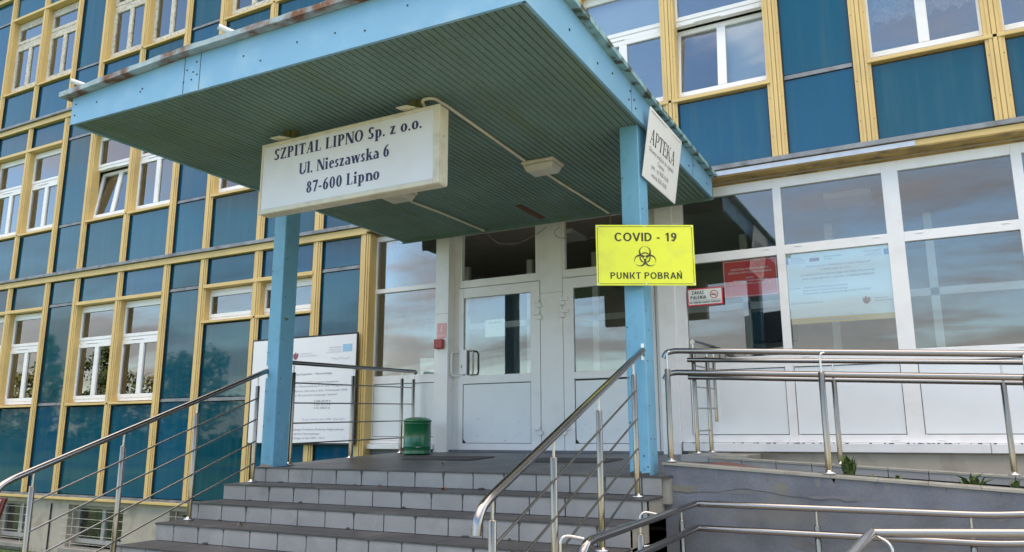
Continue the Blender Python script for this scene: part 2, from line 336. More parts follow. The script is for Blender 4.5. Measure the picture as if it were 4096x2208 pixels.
    G['s'] = (.44, arc(.23, .51, .18, .18, 25, 250, W * .9, H) + arc(.21, .18, .19, .19, -155, 75, W * .9, H) + [[(.1, .44), (.2, .34), (.36, .26), (.3, .22), (.14, .32), (.06, .42)]] + [R(.38, .52, .41, .68), R(.02, 0, .05, .16)])
    G['z'] = (.50, [R(.04, X - H - .01, .45, X), R(.02, 0, .47, H + .01), [(.04, X), (.03, .50), (.07, .50), (.12, X - .03)], [(.47, 0), (.48, .2), (.44, .2), (.39, .03)]] + bar(.03, .03, .44 - W, X - .03, W))
    G['a'] = (.56, stem(.34, .06, .48, b=0, t=0) + arc(.28, .45, .22, .24, 0, 150, W, H + .02) + arc(.24, .19, .21, .20, 60, 330, W * .85, H) + [[(.34, .1), (.34 + W, .1), (.56, .03), (.5, -.01), (.36, .02)]])
    G['w'] = (.90, bar(.06 + .14, 0, .04, X, W) + bar(.24, 0, .40, X, H) + bar(.55, 0, .38, X, W) + bar(.60, 0, .78, X, H) + [R(-.01, X - sh, .24, X), R(.33, X - sh, .56, X), R(.70, X - sh, .90, X)])
    G['k'] = (.66, stem(SO, 0, 1.03, t=0) + [[(SO, 1.03), (SO, .93), (-.01, .98)]] + bar(SO + W * .7, .28, .42, X - .02, H * 1.2) + bar(.50 - W * .3, 0, .27, .42, W) + ser(.48, 0, True, W) + ser(.42, X, False, H))
    G['6'] = (.60, arc(.30, .31, .26, .33, 0, 360, W, H, 22) + arc(.52, .36, .48, .66, 95, 185, W, H))
    G['8'] = (.58, arc(.29, .75, .22, .25, 0, 360, W * .9, H, 20) + arc(.29, .26, .26, .28, 0, 360, W, H, 20))
    G['7'] = (.56, [R(.03, 1 - W * .9, .54, 1), R(.03, .78, .065, 1)] + bar(.14, 0, .54 - W * .8, .95, W * .8))
    G['0'] = (.60, arc(.30, .49, .27, .51, 0, 360, W, H, 24))
    G['-'] = (.36, [R(.03, .28, .31, .28 + H + .05)])
    G['.'] = (.24, arc(.11, .07, .095, .095, 0, 360, .09, .09, 10))
    G[' '] = (.30, [])
    return G
def sans_glyphs(W):
    G = {}; H = W * .88
    def R(x0, y0, x1, y1): return [(x0, y0), (x1, y0), (x1, y1), (x0, y1)]
    def arc(cx, cy, rx, ry, a0, a1, n=16):
        P = []
        for i in range(n):
            q = []
            for j in (i, i + 1):
                a = math.radians(a0 + (a1 - a0) * j / n); c, s = math.cos(a), math.sin(a); q.append(((cx + rx * c, cy + ry * s), (cx + (rx - W) * c, cy + (ry - H) * s)))
            P.append([q[0][0], q[1][0], q[1][1], q[0][1]])
        return P
    def bar(x0, y0, x1, y1, w): return [[(x0, y0), (x0 + w, y0), (x1 + w, y1), (x1, y1)]]
    def bowl(x, y0, y1, xr): r = (y1 - y0) / 2; return [R(x, y1 - H, xr - r, y1), R(x, y0, xr - r, y0 + H)] + arc(xr - r, (y0 + y1) / 2, r, r, -90, 90)
    G['C'] = (.78, arc(.42, .5, .38, .515, 42, 318, 22)); G['O'] = (.84, arc(.42, .5, .39, .515, 0, 360, 28)); G['I'] = (.26, [R(.06, 0, .06 + W, 1)])
    G['V'] = (.74, bar(.30, 0, .01, 1, W) + bar(.30, 0, .58, 1, W)); G['D'] = (.78, [R(.06, 0, .06 + W, 1)] + [R(.06, 1 - H, .34, 1), R(.06, 0, .34, H)] + arc(.33, .5, .40, .5, -90, 90, 18))
    G['-'] = (.40, [R(.06, .30, .34, .30 + H)]); G['1'] = (.56, [R(.26, 0, .26 + W, 1)] + bar(.08, .74, .26, .98, W * .8)); G['9'] = (.62, arc(.30, .69, .26, .31, 0, 360, 22) + arc(.10, .60, .46, .60, -68, 8, 12) + arc(.27, .20, .23, .20, 190, 300, 8))
    G['P'] = (.72, [R(.06, 0, .06 + W, 1)] + bowl(.06, .42, 1, .67)); G['U'] = (.78, [R(.06, .36, .06 + W, 1), R(.70 - W, .36, .70, 1)] + arc(.38, .36, .32, .375, 180, 360)); G['N'] = (.78, [R(.06, 0, .06 + W, 1), R(.70 - W, 0, .70, 1)] + bar(.70 - W, 0, .06, 1, W))
    G['K'] = (.76, [R(.06, 0, .06 + W, 1)] + bar(.06 + W, .36, .54, 1, W * 1.2) + bar(.56, 0, .24, .56, W * 1.15)); G['T'] = (.68, [R(.34 - W / 2, 0, .34 + W / 2, 1), R(.03, 1 - H, .65, 1)]); G['B'] = (.74, [R(.06, 0, .06 + W, 1)] + bowl(.06, .47, 1, .64) + bowl(.06, 0, .55, .69))
    G['R'] = (.78, [R(.06, 0, .06 + W, 1)] + bowl(.06, .44, 1, .68) + bar(.58, 0, .34, .46, W * 1.1)); G['A'] = (.76, bar(.01, 0, .31, 1, W) + bar(.60, 0, .31, 1, W) + [R(.17, .24, .60, .24 + H)]); G[chr(323)] = (.78, G['N'][1] + bar(.36, 1.08, .44, 1.26, W))
    G['Z'] = (.68, [R(.05, 1 - H, .62, 1), R(.04, 0, .64, H)] + bar(.05, .05, .44, .95, W)); G['L'] = (.60, [R(.06, 0, .06 + W, 1), R(.06, 0, .57, H)]); G['E'] = (.68, [R(.06, 0, .06 + W, 1), R(.06, 0, .64, H), R(.06, 1 - H, .62, 1), R(.06, .45, .58, .45 + H)]); G[' '] = (.28, [])
    return G
def sans_text(mb, body, P, x0, z, width, cap, W=.16, gap=.06):
    G = sans_glyphs(W); tot = sum(G[c][0] + gap for c in body) - gap; k = width / tot; x = 0; i = 0
    for c in body:
        for poly in G[c][1]:
            i += 1; mb.add([P(x0 + (x + u) * k, z + v * cap, i * 3e-6) for u, v in poly], [tuple(range(len(poly)))])
        x += G[c][0] + gap
def serif_text(mb, body, P, x0, z, width, cap, W=.17, H=.065, SO=.075, gap=.07):
    G = serif_glyphs(W, H, SO); tot = sum(G[c][0] + gap for c in body) - gap; k = width / tot; x = 0; i = 0
    for c in body:
        for poly in G[c][1]:
            i += 1
            mb.add([P(x0 + (x + u) * k, z + v * cap, i * 3e-6) for u, v in poly], [tuple(range(len(poly)))])
        x += G[c][0] + gap

# ------------------------------------------------------------------ ground
g = MB()
def gz(x, y):
    t = max(0, min(1, (y - 4.2) / 2.6)) * max(0, min(1, (-6.2 - x) / .6)); return -.3 * t
xs = [-260, -60, -30, -18, -14, -10, -8, -6.9, -6.55, -6.2, -4, 0, 4, 12, 40, 260]; ys = [-300, -60, -30, -8, 0, 3, 4.2, 4.9, 5.6, 6.2, 6.8, 9, 30, 120]
vs = [(x, y, gz(x, y)) for y in ys for x in xs]; n = len(xs)
g.add(vs, [(j * n + i, j * n + i + 1, (j + 1) * n + i + 1, (j + 1) * n + i) for j in range(len(ys) - 1) for i in range(n - 1)])
tag(g.build('ground', 'lawn'), kind='structure')
tag(MB().box(-6.5, 14, -2.2, 4.3, -.1, .012).build('pavement', 'paving'), kind='structure')
tag(MB().box(-160, 160, -15.5, -10.5, -.1, .016).build('road', 'asphalt'), kind='structure')
# tufts of grass by the plinth
gr = MB()
for i in range(900):
    x = random.uniform(-16.5, -9.5); y = random.uniform(6.6, 8.3); h = random.uniform(.05, .16); a = random.uniform(0, 6.28); l = random.uniform(.0, .07)
    z = gz(x, y); dx, dy = math.cos(a) * .006, math.sin(a) * .006
    gr.add([(x - dx, y - dy, z - .01), (x + dx, y + dy, z - .01), (x + l * math.sin(a), y + l * math.cos(a), z + h)], [(0, 1, 2)])
tag(gr.build('grass', 'weed'), kind='stuff')

# ------------------------------------------------------------------ hospital building
YF = 8.30
bld = thing('hospital_building', (-6.0, YF, 0), 'long hospital building with blue glazed panels and yellow mullions behind the canopy', 'building')
K0, PER = -10.905, 3.2135
def colx(k, j): return K0 + PER * k + (0, .87, 2.045)[j]     # left edge of mullion j of period k
MW = .165
edges = []                       # (x, kind of the bay right of the edge)
for k in range(-2, 4):
    for j in range(3): edges.append((colx(k, j), 'N' if j == 0 else 'W'))
edges.append((colx(4, 0), 'N')); edges.append((colx(4, 1), None))
XL, XR_ = edges[0][0], edges[-1][0] + MW
GROUND_END = 10                  # bays 0..9 are curtain wall on the ground floor; entrance glazing after that
FL = [dict(base=.665, sill=2.10, wt=3.85, beam=4.35, top=4.45), dict(base=4.51, sill=5.345, wt=7.055, beam=7.56, top=7.66), dict(base=7.72, sill=8.45, wt=10.15, beam=10.72, top=10.82)]
def mullion(x, z0, z1, deep=True):
    m = MB(); m.box(x, x + MW, YF, YF + .15, z0, z1)
    m.box(x + .034, x + .060, YF - .014, YF - .0005, z0, z1); m.box(x + .068, x + MW - .062, YF - .022, YF - .0005, z0, z1); m.box(x + MW - .054, x + MW - .030, YF - .014, YF - .0005, z0, z1)
    m.build('mullion', 'yellow', bld)
bolts = MB()
def panel(x0, x1, z0, z1):
    # frameless glazed sheet with slightly pillowed, slightly tilted face so every sheet mirrors a little differently
    m = MB(); a, b = random.uniform(-.004, .004), random.uniform(-.004, .004); y = YF + .036
    m.box(x0 + .008, x1 - .008, y, y + .02, z0 + .008, z1 - .008)
    m.v = [(vx, vy + a * (vx - x0) + b * (vz - z0), vz) for vx, vy, vz in m.v]
    return m.build('spandrel_panel', 'panel', bld)
gask = MB()
def seal(x0, x1, z0, z1):
    gask.box(x0 + .0005, x0 + .011, YF + .004, YF + .06, z0, z1); gask.box(x1 - .011, x1 - .0005, YF + .004, YF + .06, z0, z1)
back = MB(); up = MB()
TOILET = (7, 8); rz_top = 10.1
for i, (x, kind) in enumerate(edges[:-1]):
    x0, x1 = x + MW, edges[i + 1][0]
    for f, F_ in enumerate(FL):
        if f == 0 and i >= GROUND_END: continue
        if kind == 'N' or (f == 0 and i in TOILET):
            seal(x0, x1, F_['base'], 2.1 if kind != 'N' else F_['beam'] if f < 2 else rz_top)
        else: seal(x0, x1, F_['base'], F_['sill'])
        if kind != 'N' and f < 2: seal(x0, x1, F_['wt'] + .07, F_['beam'])
        if f == 0 and i in TOILET: seal(x0, x1, 2.18, 3.30)
        if kind == 'N':
            rz = (F_['sill'] + .03, F_['wt'] + .035)
            if f == 2: panel(x0, x1, F_['base'], rz[0] + .03); panel(x0, x1, rz[0] + .09, rz[1]); up.box(x0, x1, YF + .036, YF + .06, rz[1] + .05, F_['beam'])
            else:
                panel(x0, x1, F_['base'], rz[0]); panel(x0, x1, rz[0] + .055, rz[1]); panel(x0, x1, rz[1] + .055, F_['beam'])
            back.box(x0, x1, YF + .10, YF + .15, F_['base'], F_['beam'])
            rl = MB()
            for q in rz:
                if f == 2: q += .03 if q == rz[0] else 0
                rl = MB().box(x0, x1, YF + .016, YF + .10, q + .003, q + .028).box(x0, x1, YF + .024, YF + .10, q + .0275, q + .052); rl.build('panel_rail', 'alu', bld)
        else:
            if f == 0 and i in TOILET:
                panel(x0, x1, F_['base'], 2.12); panel(x0, x1, 2.18, 3.30); panel(x0, x1, 3.93, F_['beam'])
                back.box(x0, x1, YF + .10, YF + .15, F_['base'], 3.31); back.box(x0, x1, YF + .10, YF + .15, 3.92, F_['beam'])
                MB().box(x0, x1, YF + .016, YF + .10, 2.125, 2.175).build('panel_rail', 'alu', bld)
            else:
                panel(x0, x1, F_['base'], F_['sill'])
                if f == 2: up.box(x0, x1, YF + .036, YF + .06, F_['wt'] + .07, F_['beam'])
                else: panel(x0, x1, F_['wt'] + .07, F_['beam'])
                back.box(x0, x1, YF + .10, YF + .15, F_['base'], F_['sill'] + .02); back.box(x0, x1, YF + .10, YF + .15, F_['wt'] + .02, F_['beam'])
tag(up.build('upper_panels', 'panel', bld), kind='stuff')
back.build('panel_backing', 'gasket', bld); gask.build('panel_seals', 'gasket', bld)['kind'] = 'stuff'
for i, (x, kind) in enumerate(edges):
    for f, F_ in enumerate(FL):
        if f == 0 and i > GROUND_END: continue
        zb = F_['base'] - (.0 if f == 0 else .004)
        mullion(x, zb, F_['beam'] - .003)
        for z in (F_['base'] + .25, F_['sill'] - .15, F_['sill'] + .6, F_['wt'] - .4, F_['beam'] - .12):
            for dx in (.018, MW - .018): bolts.box(x + dx - .0035, x + dx + .0035, YF - .003, YF + .001, z - .0035, z + .0035)
bolts.build('mullion_bolts', 'dark', bld)['kind'] = 'stuff'
# ledges under and over each pair of windows
def ledge(x0, x1, z0, z1, y=.045): MB().box(x0, x1, YF - y, YF + .12, z0, z1).build('window_ledge', 'yellow', bld, .004)
for k in range(-2, 5):
    a, b = colx(k, 1) + MW - .035, colx(k, 1) + MW + 3.2135 - .87 - MW + .035
    if k == 4: break
    for f, F_ in enumerate(FL):
        if f == 0 and k >= 1: continue
        if f == 0 and k == 0: ledge(a, b, 3.318, 3.356, .022); ledge(a, b, 3.868, 3.925, .028)
        else: ledge(a, b, F_['sill'] + .018, F_['sill'] + .056, .022); ledge(a, b, F_['wt'] + .004, F_['wt'] + .062, .028)
# horizontal beams
for f, F_ in enumerate(FL):
    if f == 0:
        MB().box(XL, -6.70, YF - .035, YF + .15, F_['beam'], F_['top']).build('floor_beam', 'yellow', bld, .004)
        MB().box(-6.697, XR_, YF - .05, YF + .15, 4.387, F_['top']).build('floor_beam', 'yellow', bld, .004)
    else: MB().box(XL, XR_, YF - .035, YF + .15, F_['beam'], F_['top']).build('floor_beam', 'yellow', bld, .004)
    MB().box(XL, XR_, YF - .075, YF + .15, F_['top'] + .003, F_['top'] + .056).build('flashing_rail', 'alu', bld, .004)
MB().box(-1.88, .09, YF - .062, YF - .052, 4.389, 4.440).build('galvanised_patch', 'galv', bld)
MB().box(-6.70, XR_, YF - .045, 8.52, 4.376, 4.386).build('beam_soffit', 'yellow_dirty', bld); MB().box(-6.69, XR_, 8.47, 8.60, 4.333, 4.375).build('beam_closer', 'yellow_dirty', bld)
# plinth
zz = MB(); BW = [(-14.95, -13.85), (-12.82, -11.42), (-10.35, -8.95), (-17.2, -16.3)]
MB().box(XL, -6.70, YF - .03, YF + .14, .628, .660).build('base_flashing', 'alu', bld)
MB().box(XL, -6.70, YF - .055, YF + .16, .585, .6255).build('base_ledge', 'yellow', bld, .003)
xx = XL
for a, b in sorted(BW):
    zz.box(xx, a, YF + .06, YF + .5, -.4, .584); zz.box(a, b, YF + .06, YF + .5, -.4, -.24); zz.box(a, b, YF + .06, YF + .5, .50, .584); xx = b
zz.box(xx, -6.0, YF + .06, YF + .5, -.4, .584); zz.build('plinth', 'plaster', bld)
for a, b in sorted(BW):
    f = MB().frame(a, b, -.12, .50, .07, YF + .22, YF + .28); mid = (a + b) / 2; f.box(mid - .04, mid + .04, YF + .22, YF + .28, -.05, .43)
    wo = f.build('basement_window', 'upvc_shaded', bld, .004)
    MB().box(a + .07, b - .07, YF + .245, YF + .252, -.05, .43).build('pane', 'glass', wo)
    MB().box(a + .01, b - .01, YF + .262, YF + .275, -.08, .46).build('gloom_sheet', mat('basement_gloom', (.04, .04, .03), .9) if 'bg' not in M else M['bg'], wo)  # dark sheet painting in the unlit basement behind the pane
    gl = MB()
    for q in range(5): gl.tube([(a - .12, YF + .03, -.10 + q * .13), (b + .12, YF + .03, -.10 + q * .13)], .004, 6)
    for q in (a + .18, b - .18): gl.tube([(q, YF + .03, -.2), (q, YF + .03, .50)], .006, 6)
    gl.build('grille', 'oldwood', wo)
    MB().box(a - .03, b + .03, YF - .04, YF + .2, -.24, -.17).build('basement_sill', 'concrete', wo, .006)
MB().tube([(-13.27, YF + .045, -.28), (-13.27, YF + .045, .50)], .012, 8).build('hook_rail', 'dark', bld)

# windows -------------------------------------------------------------
def pvc_window(x0, x1, z0, z1, zt0, zt1, name='window', tilt=0, split=True, fill='none', look='pvc', blind_drop=.3):
    """zt0..zt1 transom zone between top light and lower casement; y front at YF+.105"""
    y = YF + .105; md = 'upvc' if look == 'pvc' else 'oldwood'; s = .055 if look == 'pvc' else .05; t = .06 if look == 'pvc' else .085
    fr = MB().frame(x0, x1, z0, z1, .052 if look == 'pvc' else .075, y, y + .07)
    tm = (zt0 + zt1) / 2; o = .052 if look == 'pvc' else .075
    fr.box(x0 + o, x1 - o, y, y + .07, tm - .03, tm + .03)
    if look == 'pvc':
        for q in (x0 + .12, x1 - .14):
            for zq in (z0 + .022, tm - .012): fr.box(q, q + .028, y - .007, y - .0003, zq, zq + .009)
        fr.box(x0 + .3, x0 + .62, y - .012, y - .0003, tm - .024, tm - .008)
    wo = fr.build(name, md, bld, .004)
    xa, xb = x0 + o, x1 - o
    up_ = MB().frame(xa, xb, tm + .032, z1 - o, (t, t, t * .9, t), y - .006, y + .05); up_.build('sash', md, wo, .004)
    MB().box(xa + t, xb - t, y + .02, y + .026, tm + .032 + t * .9, z1 - o - t).build('pane', 'glass', wo)
    lo = MB().frame(xa, xb, z0 + o, tm - .032, t, y - .006, y + .05); pn = MB()
    mid = (xa + xb) / 2
    if split: lo.box(mid - .05, mid + .05, y - .008, y + .05, z0 + o + t, tm - .032 - t)
    a, b, c, d = xa + t, xb - t, z0 + o + t, tm - .032 - t
    if split: pn.box(a, mid - .05, y + .02, y + .026, c, d); pn.box(mid + .05, b, y + .02, y + .026, c, d)
    else: pn.box(a, b, y + .02, y + .026, c, d)
    if tilt:
        zc = z0 + o; ca, sa = math.cos(tilt), math.sin(tilt)
        for mm in (lo, pn): mm.v = [(vx, y + (vy - y) * ca + (vz - zc) * sa, zc + (vz - zc) * ca - (vy - y) * sa) for vx, vy, vz in mm.v]
    lo.build('sash', md, wo, .004); pn.build('pane', 'glass', wo)
    if fill == 'blind':
        MB().box(a, b, y + .12, y + .125, z1 - o - blind_drop, z1 - o).build('blind', 'blind', wo)
    elif fill == 'beige': MB().box(xa + .02, xb - .02, y + .16, y + .165, z1 - o - blind_drop, z1 - o).build('blind', 'beige_reflection', wo)  # added sheet that paints a bright cloud reflection into the upper panes
    elif fill == 'lace':
        lm = MB(); nx = 40
        for q in range(nx):
            u0, u1 = a + (b - a) * q / nx, a + (b - a) * (q + 1) / nx
            f0, f1 = y + .16 + .012 * math.sin(q * 1.9), y + .16 + .012 * math.sin((q + 1) * 1.9)
            zb = c + .35 + .06 * abs(math.sin(q * .55)) 
            lm.add([(u0, f0, zb), (u1, f1, zb + .01), (u1, f1, z1), (u0, f0, z1)], [(0, 1, 2, 3)], True)
        lm.build('curtain', 'lace', wo)
    elif fill == 'half':
        MB().box(mid + .03, b + .02, y + .15, y + .155, c - .05, d).build('blind', 'blind', wo)
    elif fill == 'sheer':
        MB().box(a - .02, b + .02, y + .20, y + .205, c - .1, z1).build('curtain', 'blind', wo)
    return wo
fills1 = {('1', -2, 1): ('blind', .85), ('1', -2, 2): ('blind', .75), ('1', -1, 1): ('none', 0), ('1', -1, 2): ('blind', .35), ('1', 0, 1): ('none', 0), ('1', 0, 2): ('blind', .4), ('1', 1, 1): ('none', 0), ('1', 1, 2): ('none', 0),
          ('1', 2, 1): ('blind', .62), ('1', 2, 2): ('half', 0), ('1', 3, 1): ('lace', 0), ('1', 3, 2): ('lace', 0)}
for k in range(-2, 4):
    for j in (1, 2):
        xa = colx(k, j) + .075; xb = colx(k, j) + (1.175 if j == 1 else 1.1685) + .09
        if k < 0: pvc_window(xa, xb, 2.175, 3.845, 3.11, 3.30, fill='beige', blind_drop=.62)
        f_, dr = fills1[('1', k, j)]
        if k == 2 and j == 2: pvc_window(xa, xb, 5.41, 7.05, 6.25, 6.53, tilt=math.radians(7), fill='half')
        elif k == -1 and j == 1: pvc_window(xa, xb, 5.41, 7.05, 6.25, 6.53, tilt=math.radians(8))
        else: pvc_window(xa, xb, 5.41, 7.05, 6.25, 6.53, fill=f_, blind_drop=dr or .3)
        if k < 2: pvc_window(xa, xb, 8.52, 10.145, 9.585, 9.66, look='old', fill='sheer' if k == -1 else 'none')
for j in (1, 2):     # low strip windows
    xa = colx(0, j) + .075; xb = colx(0, j) + 1.175 + .09; y = YF + .105
    wo = MB().frame(xa, xb, 3.36, 3.862, .052, y, y + .07).build('strip_window', 'upvc', bld, .004)
    MB().frame(xa + .052, xb - .052, 3.412, 3.81, .06, y - .006, y + .05).build('sash', 'upvc', wo, .004)
    MB().box(xa + .112, xb - .112, y + .02, y + .026, 3.472, 3.75).build('pane', 'glass', wo)
# reveals of the window bays (yellow boards seen at an angle)
rv = MB()
for k in range(-2, 4):
    for j in (1, 2):
        for f, F_ in enumerate(FL):
            if f == 0 and k >= 0: continue
            rv.box(colx(k, j) + MW - .004, colx(k, j) + MW + .002, YF + .10, YF + .15, F_['sill'] + .06, F_['wt'])
rv.build('window_reveals', 'yellow', bld)['kind'] = 'stuff'
# rooms behind the glass, roof and rear
rm = MB()
for z0, z1 in ((.60, .64), (4.36, 4.50), (7.57, 7.71), (10.73, 10.9)):
    rm.box(XL, XR_, YF + .155, 13.0, z0, z1)
rm.box(XL, XR_, 13.0, 13.2, .2, 10.9)
for x in [XL + .0, -11.0 + .08, -7.7 + .08, -4.46, -1.20, XR_ - .2]: rm.box(x, x + .1, YF + .16, 13.0, 4.5, 10.73)
for x in (XL, -11.0 + .08, -6.95): rm.box(x, x + .1, YF + .16, 13.0, .64, 4.36)
rm.build('interior_walls', 'room', bld)
MB().box(XL - .3, XR_ + .3, YF - .06, 20, 10.92, 11.35).build('roof_edge', 'alu', bld)
MB().box(XL - .3, XL - .01, YF - .04, 20, -.4, 10.9).box(XR_ + .01, XR_ + .3, YF - .04, 20, -.4, 10.9).box(XL, XR_, 19.8, 20, -.4, 10.9).build('gable_walls', 'plaster', bld)

# entrance glazing ------------------------------------------------------
YG = 8.45
def Zp(y): return 1.305 + .039 * (y - 5.89)
ge = MB()
def shop(x0, x1, name='glazed_bay', rail=2.345, sash=True):
    pass
fr = MB()
TOPF = 4.332
# left sidelight
fr.frame(-6.69, -5.60, 1.545, TOPF, (.05, .02, .045, .07), YG, YG + .07)
fr.box(-6.64, -5.62, YG, YG + .07, 3.525, 3.585); fr.box(-6.64, -5.62, YG, YG + .07, 2.285, 2.39)
sidel = fr.build('sidelight_frame', 'upvc', bld, .003); fr = MB()
# right bays
cols = [(-2.44, -2.315), (-1.318, -1.232), (-.245, -.094), (.875, .965), (1.955, 2.10), (2.86, 2.95)]
for a, b in cols: fr.box(a, b, YG, YG + .07, 1.53, TOPF)
for (a, b), (c, d) in zip(cols[:-1], cols[1:]):
    fr.box(b, c, YG, YG + .07, 4.225, TOPF); fr.box(b, c, YG, YG + .07, 3.485, 3.585); fr.box(b, c, YG, YG + .07, 2.295, 2.42); fr.box(b, c, YG, YG + .07, 1.53, 1.606)
    for q in (b + .10, c - .14):
        for z in (3.565, 2.40, 1.565): fr.box(q, q + .07, YG - .006, YG - .0004, z - .012, z)
    fr.box(b + .008, b + .016, YG + .002, YG + .02, 1.606, 2.29)
entr = fr.build('entrance_glazing', 'upvc', bld, .003)
def pane(x0, x1, z0, z1, y=YG + .03): MB().box(x0, x1, y, y + .006, z0, z1).build('pane', 'shopglass', sidel if x0 < -5 else entr)
def infill(x0, x1, z0, z1, y=YG + .012):
    MB().box(x0 + .006, x1 - .006, y, y + .03, z0 + .006, z1 - .006).build('infill_panel', 'upvc_panel', sidel if x0 < -5 else entr)
    MB().box(x0, x1, y + .012, y + .02, z0, z1).build('gasket', 'gasket', sidel if x0 < -5 else entr)
pane(-6.64, -5.62, 3.585, 4.262); pane(-6.64, -5.62, 2.39, 3.525); infill(-6.64, -5.62, 1.592, 2.283)
for (a, b), (c, d) in zip(cols[:-1], cols[1:]):
    pane(b, c, 3.585, 4.225); pane(b, c, 2.42, 3.485); infill(b, c, 1.608, 2.293)
MB().box(-6.76, -5.62, YG - .08, YG + .03, 1.435, 1.50).box(-6.72, -5.62, YG - .03, YG + .03, 1.503, 1.543).build('window_board', 'upvc', entr, .005)
sb = MB().box(-2.40, .42, YG - .09, YG + .05, 1.437, 1.527).box(.424, 2.9, YG - .09, YG + .05, 1.437, 1.527); sb.build('window_board', 'upvc', entr, .006)
sp = MB()
random.seed(3)
for i in range(70):
    x = random.uniform(-2.35, 1.4); sp.box(x, x + random.uniform(.004, .03), YG - .092, YG - .088, 1.523, 1.523 + random.uniform(.004, .009))
sp.build('dirt_specks', 'dark', entr)['kind'] = 'stuff'
pl = MB().box(-2.36, 2.9, YG - .04, YG + .2, .3, 1.436); pl.build('ramp_plinth', 'plaster', bld)
MB().box(-6.72, -2.30, YG + .0, YG + .3, 1.0, 1.432).build('threshold_wall', 'rampwall', bld)
# corner pilaster side cheek
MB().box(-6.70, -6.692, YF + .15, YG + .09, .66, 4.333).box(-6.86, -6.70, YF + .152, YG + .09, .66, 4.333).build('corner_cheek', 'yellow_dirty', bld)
# posts and doors
YD = 8.55
pp = MB().box(-5.63, -5.425, 8.40, YD + .1, 1.36, TOPF); pp.build('clad_post', 'upvc', entr, .004)
MB().box(-5.632, -5.42, 8.398, 8.40, 3.155, 3.160).build('joint', 'faint', entr)
MB().box(-2.635, -2.435, 8.42, YD + .1, 1.36, TOPF).build('clad_post', 'upvc', entr, .004)
df = MB()
df.box(-5.425, -5.345, YD - .01, YD + .07, 1.36, TOPF); df.box(-4.165, -3.865, YD - .015, YD + .07, 1.36, TOPF); df.box(-2.70, -2.635, YD - .01, YD + .07, 1.36, TOPF)
for a, b in ((-5.345, -4.165), (-3.865, -2.70)):
    df.box(a, b, YD, YD + .07, 3.50, 3.60); df.box(a, b, YD, YD + .07, 4.22, TOPF)
    df.box(a, a + .03, YD, YD + .07, 3.60, 4.22); df.box(b - .07, b, YD, YD + .07, 3.60, 4.22)
    df.box(a + .1, a + .17, YD - .006, YD - .0004, 3.575, 3.587); df.box(b - .2, b - .13, YD - .006, YD - .0004, 3.575, 3.587)
df.build('door_frame', 'upvc', entr, .004)
MB().box(-4.19, -3.84, YD - .017, YD - .0155, 3.325, 3.330).build('joint', 'faint', entr)
for n_, (a, b) in enumerate(((-5.342, -4.172), (-3.858, -2.705))):
    ga, gb, gz0, gz1 = (a + .068, b - .13, 2.355, 3.36) if n_ == 0 else (a + .135, b - .07, 2.345, 3.36)
    z0 = 1.425
    dm = MB(); dm.box(a, ga, YD - .02, YD + .04, z0, 3.49); dm.box(gb, b, YD - .02, YD + .04, z0, 3.49)
    dm.box(ga, gb, YD - .02, YD + .04, gz1, 3.49); dm.box(ga, gb, YD - .02, YD + .04, 2.25 if n_ == 0 else 2.26, gz0); dm.box(ga, gb, YD - .02, YD + .04, z0, 1.51)
    d = dm.build('entrance_door', 'upvc', entr, .004)
    MB().box(ga, gb, YD + .005, YD + .011, gz0, gz1).build('pane', 'shopglass', d)
    MB().box(ga + (.012 if n_ else .010), gb - .007, YD - .012, YD + .02, 1.517, 2.240).build('kick_panel', 'upvc_panel', d)
    sf = MB(); rs_ = random.Random(20 + n_)
    for q in range(14):
        u = rs_.uniform(ga + .08, gb - .1); v = 1.52 + abs(rs_.gauss(0, .16)); l_ = rs_.uniform(.01, .05); h_ = rs_.uniform(.002, .007); t_ = rs_.uniform(-.02, .02)
        sf.add([(u, YD - .0128, v), (u + l_, YD - .0128, v + t_), (u + l_ * .8, YD - .0128, v + t_ + h_), (u + .004, YD - .0128, v + h_)], [(0, 1, 2, 3)])
    sf.build('scuff_marks', 'faint', d)['kind'] = 'stuff'
    MB().add([(ga, YD - .0128, 1.511), (ga + .07, YD - .0128, 1.511), (ga + .05, YD - .0128, 1.519), (ga + .012, YD - .0128, 1.56), (ga, YD - .0128, 1.7)], [(0, 1, 2, 3, 4)]).build('dark_gap', 'gasket', d)
    MB().box(ga, gb, YD - .004, YD + .01, 1.51, 2.25 if n_ == 0 else 2.26).build('gasket', 'gasket', d)
    sx = 1 if n_ == 0 else -1; hx = b + .0 if n_ == 0 else a
    for z in (3.20, 3.05, 1.655):
        MB().box(hx - (.075 if sx > 0 else -.0), hx + (0 if sx > 0 else .075), YD - .045, YD - .02, z + .01, z + .055).box(hx - (.03 if sx > 0 else .03), hx + .03, YD - .05, YD - .02, z - .045, z + .006).build('hinge', 'upvc', d, .004)
    if n_ == 0:
        hn = fillet([(-5.31, YD - .022, 2.675), (-5.31, YD - .09, 2.675), (-5.31, YD - .09, 2.365), (-5.31, YD - .022, 2.365)], .03)
        MB().tube(fillet([(-5.315, YD - .02, 2.66), (-5.40, YD - .10, 2.66), (-5.40, YD - .10, 2.355), (-5.315, YD - .02, 2.355)], .05), .013).build('handle', 'upvc', d)
        MB().tube(fillet([(-5.24, YD + .03, 2.67), (-5.10, YD - .06, 2.67), (-5.10, YD - .06, 2.36), (-5.24, YD + .03, 2.36)], .05), .012).build('handle', 'upvc_shaded', d)
        MB().box(-5.322, -5.212, YD - .034, YD - .02, 2.37, 2.69).build('lock_plate', 'upvc', d, .012)
        MB().box(-5.291, -5.281, YD - .037, YD - .034, 2.455, 2.49).build('keyhole', 'dark', d)
